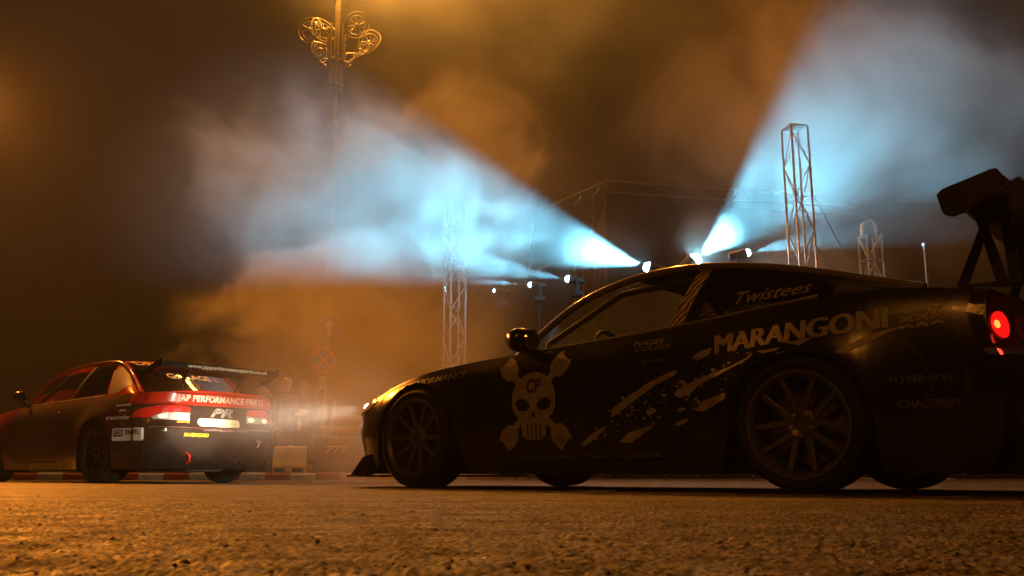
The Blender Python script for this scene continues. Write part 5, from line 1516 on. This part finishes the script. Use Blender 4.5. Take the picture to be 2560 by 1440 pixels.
# ------------------------------------------------------------------ onlookers behind the barriers
M['skin'] = pmat('skin', (0.45, 0.27, 0.18), 0.6)
M['hair'] = pmat('dark hair', (0.03, 0.02, 0.015), 0.7)
def person(label, loc, rz, hgt, coat, hair, armpose, hat=False):
    t = thing('person', label, 'person', loc, rz, 'onlookers behind the barriers')
    s = hgt / 1.75
    # joints: index -> (pos, radius)
    J = {'pel': ((0, 0, 0.95), 0.135), 'bel': ((0, 0, 1.08), 0.13), 'che': ((0, -0.01, 1.28), 0.155), 'nek': ((0, 0.0, 1.46), 0.062), 'hd0': ((0, -0.02, 1.56), 0.072), 'hd1': ((0, -0.02, 1.66), 0.088), 'hd2': ((0, -0.01, 1.71), 0.06)}
    E_ = [('pel', 'bel'), ('bel', 'che'), ('che', 'nek'), ('nek', 'hd0'), ('hd0', 'hd1'), ('hd1', 'hd2')]
    for d, sg in (('l', 1), ('r', -1)):
        J['hip' + d] = ((0.09 * sg, 0, 0.90), 0.095); J['kne' + d] = ((0.10 * sg, -0.02, 0.50), 0.062); J['ank' + d] = ((0.11 * sg, 0.02, 0.09), 0.045); J['toe' + d] = ((0.12 * sg, -0.14, 0.04), 0.035)
        J['sho' + d] = ((0.18 * sg, 0, 1.40), 0.070)
        el, wr, ha = armpose[0 if sg > 0 else 1]
        J['elb' + d] = ((el[0] * sg, el[1], el[2]), 0.046); J['wri' + d] = ((wr[0] * sg, wr[1], wr[2]), 0.034); J['han' + d] = ((ha[0] * sg, ha[1], ha[2]), 0.030)
        E_ += [('pel', 'hip' + d), ('hip' + d, 'kne' + d), ('kne' + d, 'ank' + d), ('ank' + d, 'toe' + d), ('che', 'sho' + d), ('sho' + d, 'elb' + d), ('elb' + d, 'wri' + d), ('wri' + d, 'han' + d)]
        wv, hv = Vector(J['wri' + d][0]), Vector(J['han' + d][0])
        ax = (hv - wv).normalized(); sd = ax.cross(Vector((0, 1, 0.3))).normalized()
        for k in range(4):
            n = 'f%d%s' % (k, d)
            J[n] = (tuple(hv + ax * (0.075 - 0.008 * abs(k - 1.3)) + sd * (k - 1.5) * 0.021), 0.0085)
            E_.append(('han' + d, n))
        J['th' + d] = (tuple(wv + ax * 0.05 + sd * 0.055 + Vector((0, -0.02, 0))), 0.010); E_.append(('wri' + d, 'th' + d))
    keys = list(J)
    me = bpy.data.meshes.new('body')
    me.from_pydata([tuple(c * s for c in J[k][0]) for k in keys], [(keys.index(a), keys.index(b)) for a, b in E_], [])
    o = bpy.data.objects.new('body', me); link(o)
    m = o.modifiers.new('skin', 'SKIN'); m.use_smooth_shade = True
    sv = me.skin_vertices[0].data
    for i, k in enumerate(keys):
        sv[i].radius = (J[k][1] * s, J[k][1] * s * (0.72 if k in ('che', 'bel', 'pel') else 1.0)); sv[i].use_root = (k == 'pel')
    o.modifiers.new('sub', 'SUBSURF').levels = 1
    o.modifiers['sub'].render_levels = 1
    dg = bpy.context.evaluated_depsgraph_get()
    bm_ = bpy.data.meshes.new_from_object(o.evaluated_get(dg))
    bpy.data.objects.remove(o)
    bm_.name = 'body'
    bm_.materials.clear(); bm_.materials.append(coat); bm_.materials.append(M['skin']); bm_.materials.append(M['trousers'])
    for p in bm_.polygons:
        z = p.center.z / s
        hand = any((Vector(J['han' + d][0]) * s - p.center).length < 0.12 for d in 'lr')
        p.material_index = 1 if (z > 1.475 or hand) else (2 if z < 0.92 else 0)
    bo = bpy.data.objects.new('body', bm_); link(bo, t)
    # face and hair
    for sg in (1, -1):
        MB().lathe([(0.0, -0.012), (0.010, -0.006), (0.012, 0.004), (0.0, 0.012)], 8, 'Y', (0.032 * sg * s, -0.100 * s, 1.645 * s)).build('eye', M['hair'], t, 60)
        MB().lathe([(0.0, -0.012), (0.03, -0.006), (0.032, 0.006), (0.0, 0.012)], 10, 'X', (0.090 * sg * s, -0.01 * s, 1.63 * s)).build('ear', M['skin'], t, 60)
    MB().tube([(0, -0.100 * s, 1.655 * s), (0, -0.125 * s, 1.61 * s), (0, -0.105 * s, 1.60 * s)], [0.008, 0.014, 0.010], 6).build('nose', M['skin'], t, 60)
    MB().box((0, -0.088 * s, 1.565 * s), (0.05 * s, 0.02 * s, 0.010 * s)).build('mouth', pmat('lips', (0.35, 0.13, 0.10), 0.5), t)
    hp = [(0.0, 1.775), (0.05, 1.765), (0.085, 1.735), (0.102, 1.69), (0.103, 1.65), (0.095, 1.60)]
    hm = MB().lathe([(r * s, z * s) for r, z in hp], 18)
    hm.v = [(x, (y * 1.08 + 0.012 * s) if z > 1.69 * s else max(y * 1.08 + 0.012 * s, -0.02 * s), z) for x, y, z in hm.v]
    hm.build('cap' if hat else 'hair', hair, t, 60)
    return t
M['trousers'] = pmat('dark trousers', (0.03, 0.03, 0.035), 0.9)
down = [((0.25, 0.03, 1.13), (0.26, -0.04, 0.90), (0.26, -0.06, 0.84))] * 2
fold = [((0.27, -0.02, 1.15), (0.06, -0.22, 1.17), (0.0, -0.24, 1.18)), ((0.27, -0.02, 1.13), (0.06, -0.20, 1.12), (0.0, -0.22, 1.12))]
cam_ = [((0.26, -0.12, 1.22), (0.10, -0.28, 1.52), (0.06, -0.30, 1.58)), ((0.26, -0.12, 1.22), (0.10, -0.28, 1.52), (0.06, -0.30, 1.58))]
jk = lambda n, c: pmat(n, c, 0.85, var=0.15, bump=0.2, bscale=25)
person('tall onlooker with a light cap and brown jacket standing behind the barriers', (-4.16, 17.0, 0.11), R(20), 1.72, jk('brown jacket', (0.16, 0.10, 0.055)), pmat('light cap', (0.45, 0.38, 0.28), 0.8), down, True)
person('shorter onlooker in a dark jacket with arms folded, beside the tall one', (-3.88, 17.15, 0.11), R(10), 1.66, jk('dark jacket', (0.07, 0.05, 0.04)), pmat('fair hair', (0.30, 0.20, 0.10), 0.7), fold)
person('onlooker raising a camera behind the rear wing of the red coupe', (-4.62, 17.1, 0.11), R(25), 1.62, jk('grey jacket', (0.11, 0.095, 0.08)), M['hair'], cam_)
person('short onlooker half hidden behind the boot of the red coupe', (-4.38, 17.5, 0.11), R(25), 1.52, jk('tan jacket', (0.20, 0.14, 0.08)), pmat('brown hair', (0.08, 0.05, 0.03), 0.7), down)
# ------------------------------------------------------------------ the air itself, last because it wraps everything
build_haze()
smoke('large smoke cloud glowing pale blue in the broad stage beam', (-2.5, 16.0, 5.0), (5.8, 2.8, 3.6), 0.56, 0.62, 0.39, 0.63, 1.0, 6, 0.6, base=0.14)
smoke('tall bank of smoke lit blue beside the rear wing of the black coupe', (5.0, 13.0, 5.1), (4.7, 2.8, 4.3), 0.34, 0.46, 0.40, 0.62, 2.0, 5, 0.6, base=0.12)
smoke('orange smoke drifting high over the stage', (1.4, 20.5, 12.6), (8.5, 4.6, 5.0), 0.18, 0.30, 0.36, 0.70, 3.0, 4, 0.7, base=0.22)
smoke('low brown smoke rolling over the ground between the two cars', (-1.5, 11.0, 1.0), (2.5, 4.2, 2.6), 0.20, 0.7, 0.34, 0.64, 4.0, 4, 0.7, base=0.2)
smoke('bright puff of smoke right in front of the broad stage beam', (1.55, 15.0, 3.8), (1.2, 0.8, 0.8), 0.12, 1.2, 0.32, 0.66, 5.0, 3, 0.6, base=0.4)
smoke('small puff of smoke right over the brightest stage spotlight', (3.15, 14.4, 3.75), (0.75, 0.6, 0.75), 0.34, 1.2, 0.30, 0.66, 6.0, 3, 0.6, base=0.6)  # puff added to give this lens its glare halo
smoke('brown plume of tyre smoke curling up behind the roof of the red coupe', (-3.2, 14.2, 2.9), (3.8, 1.6, 1.8), 0.46, 0.85, 0.41, 0.62, 7.0, 5, 0.9, rot=(0, R(-28), 0))
smoke('wisp of smoke crossing the headlight beam of the black coupe', (-1.9, 8.0, 0.56), (1.6, 2.0, 0.55), 0.12, 1.0, 0.30, 0.66, 8.0, 3, 0.6, base=0.5)
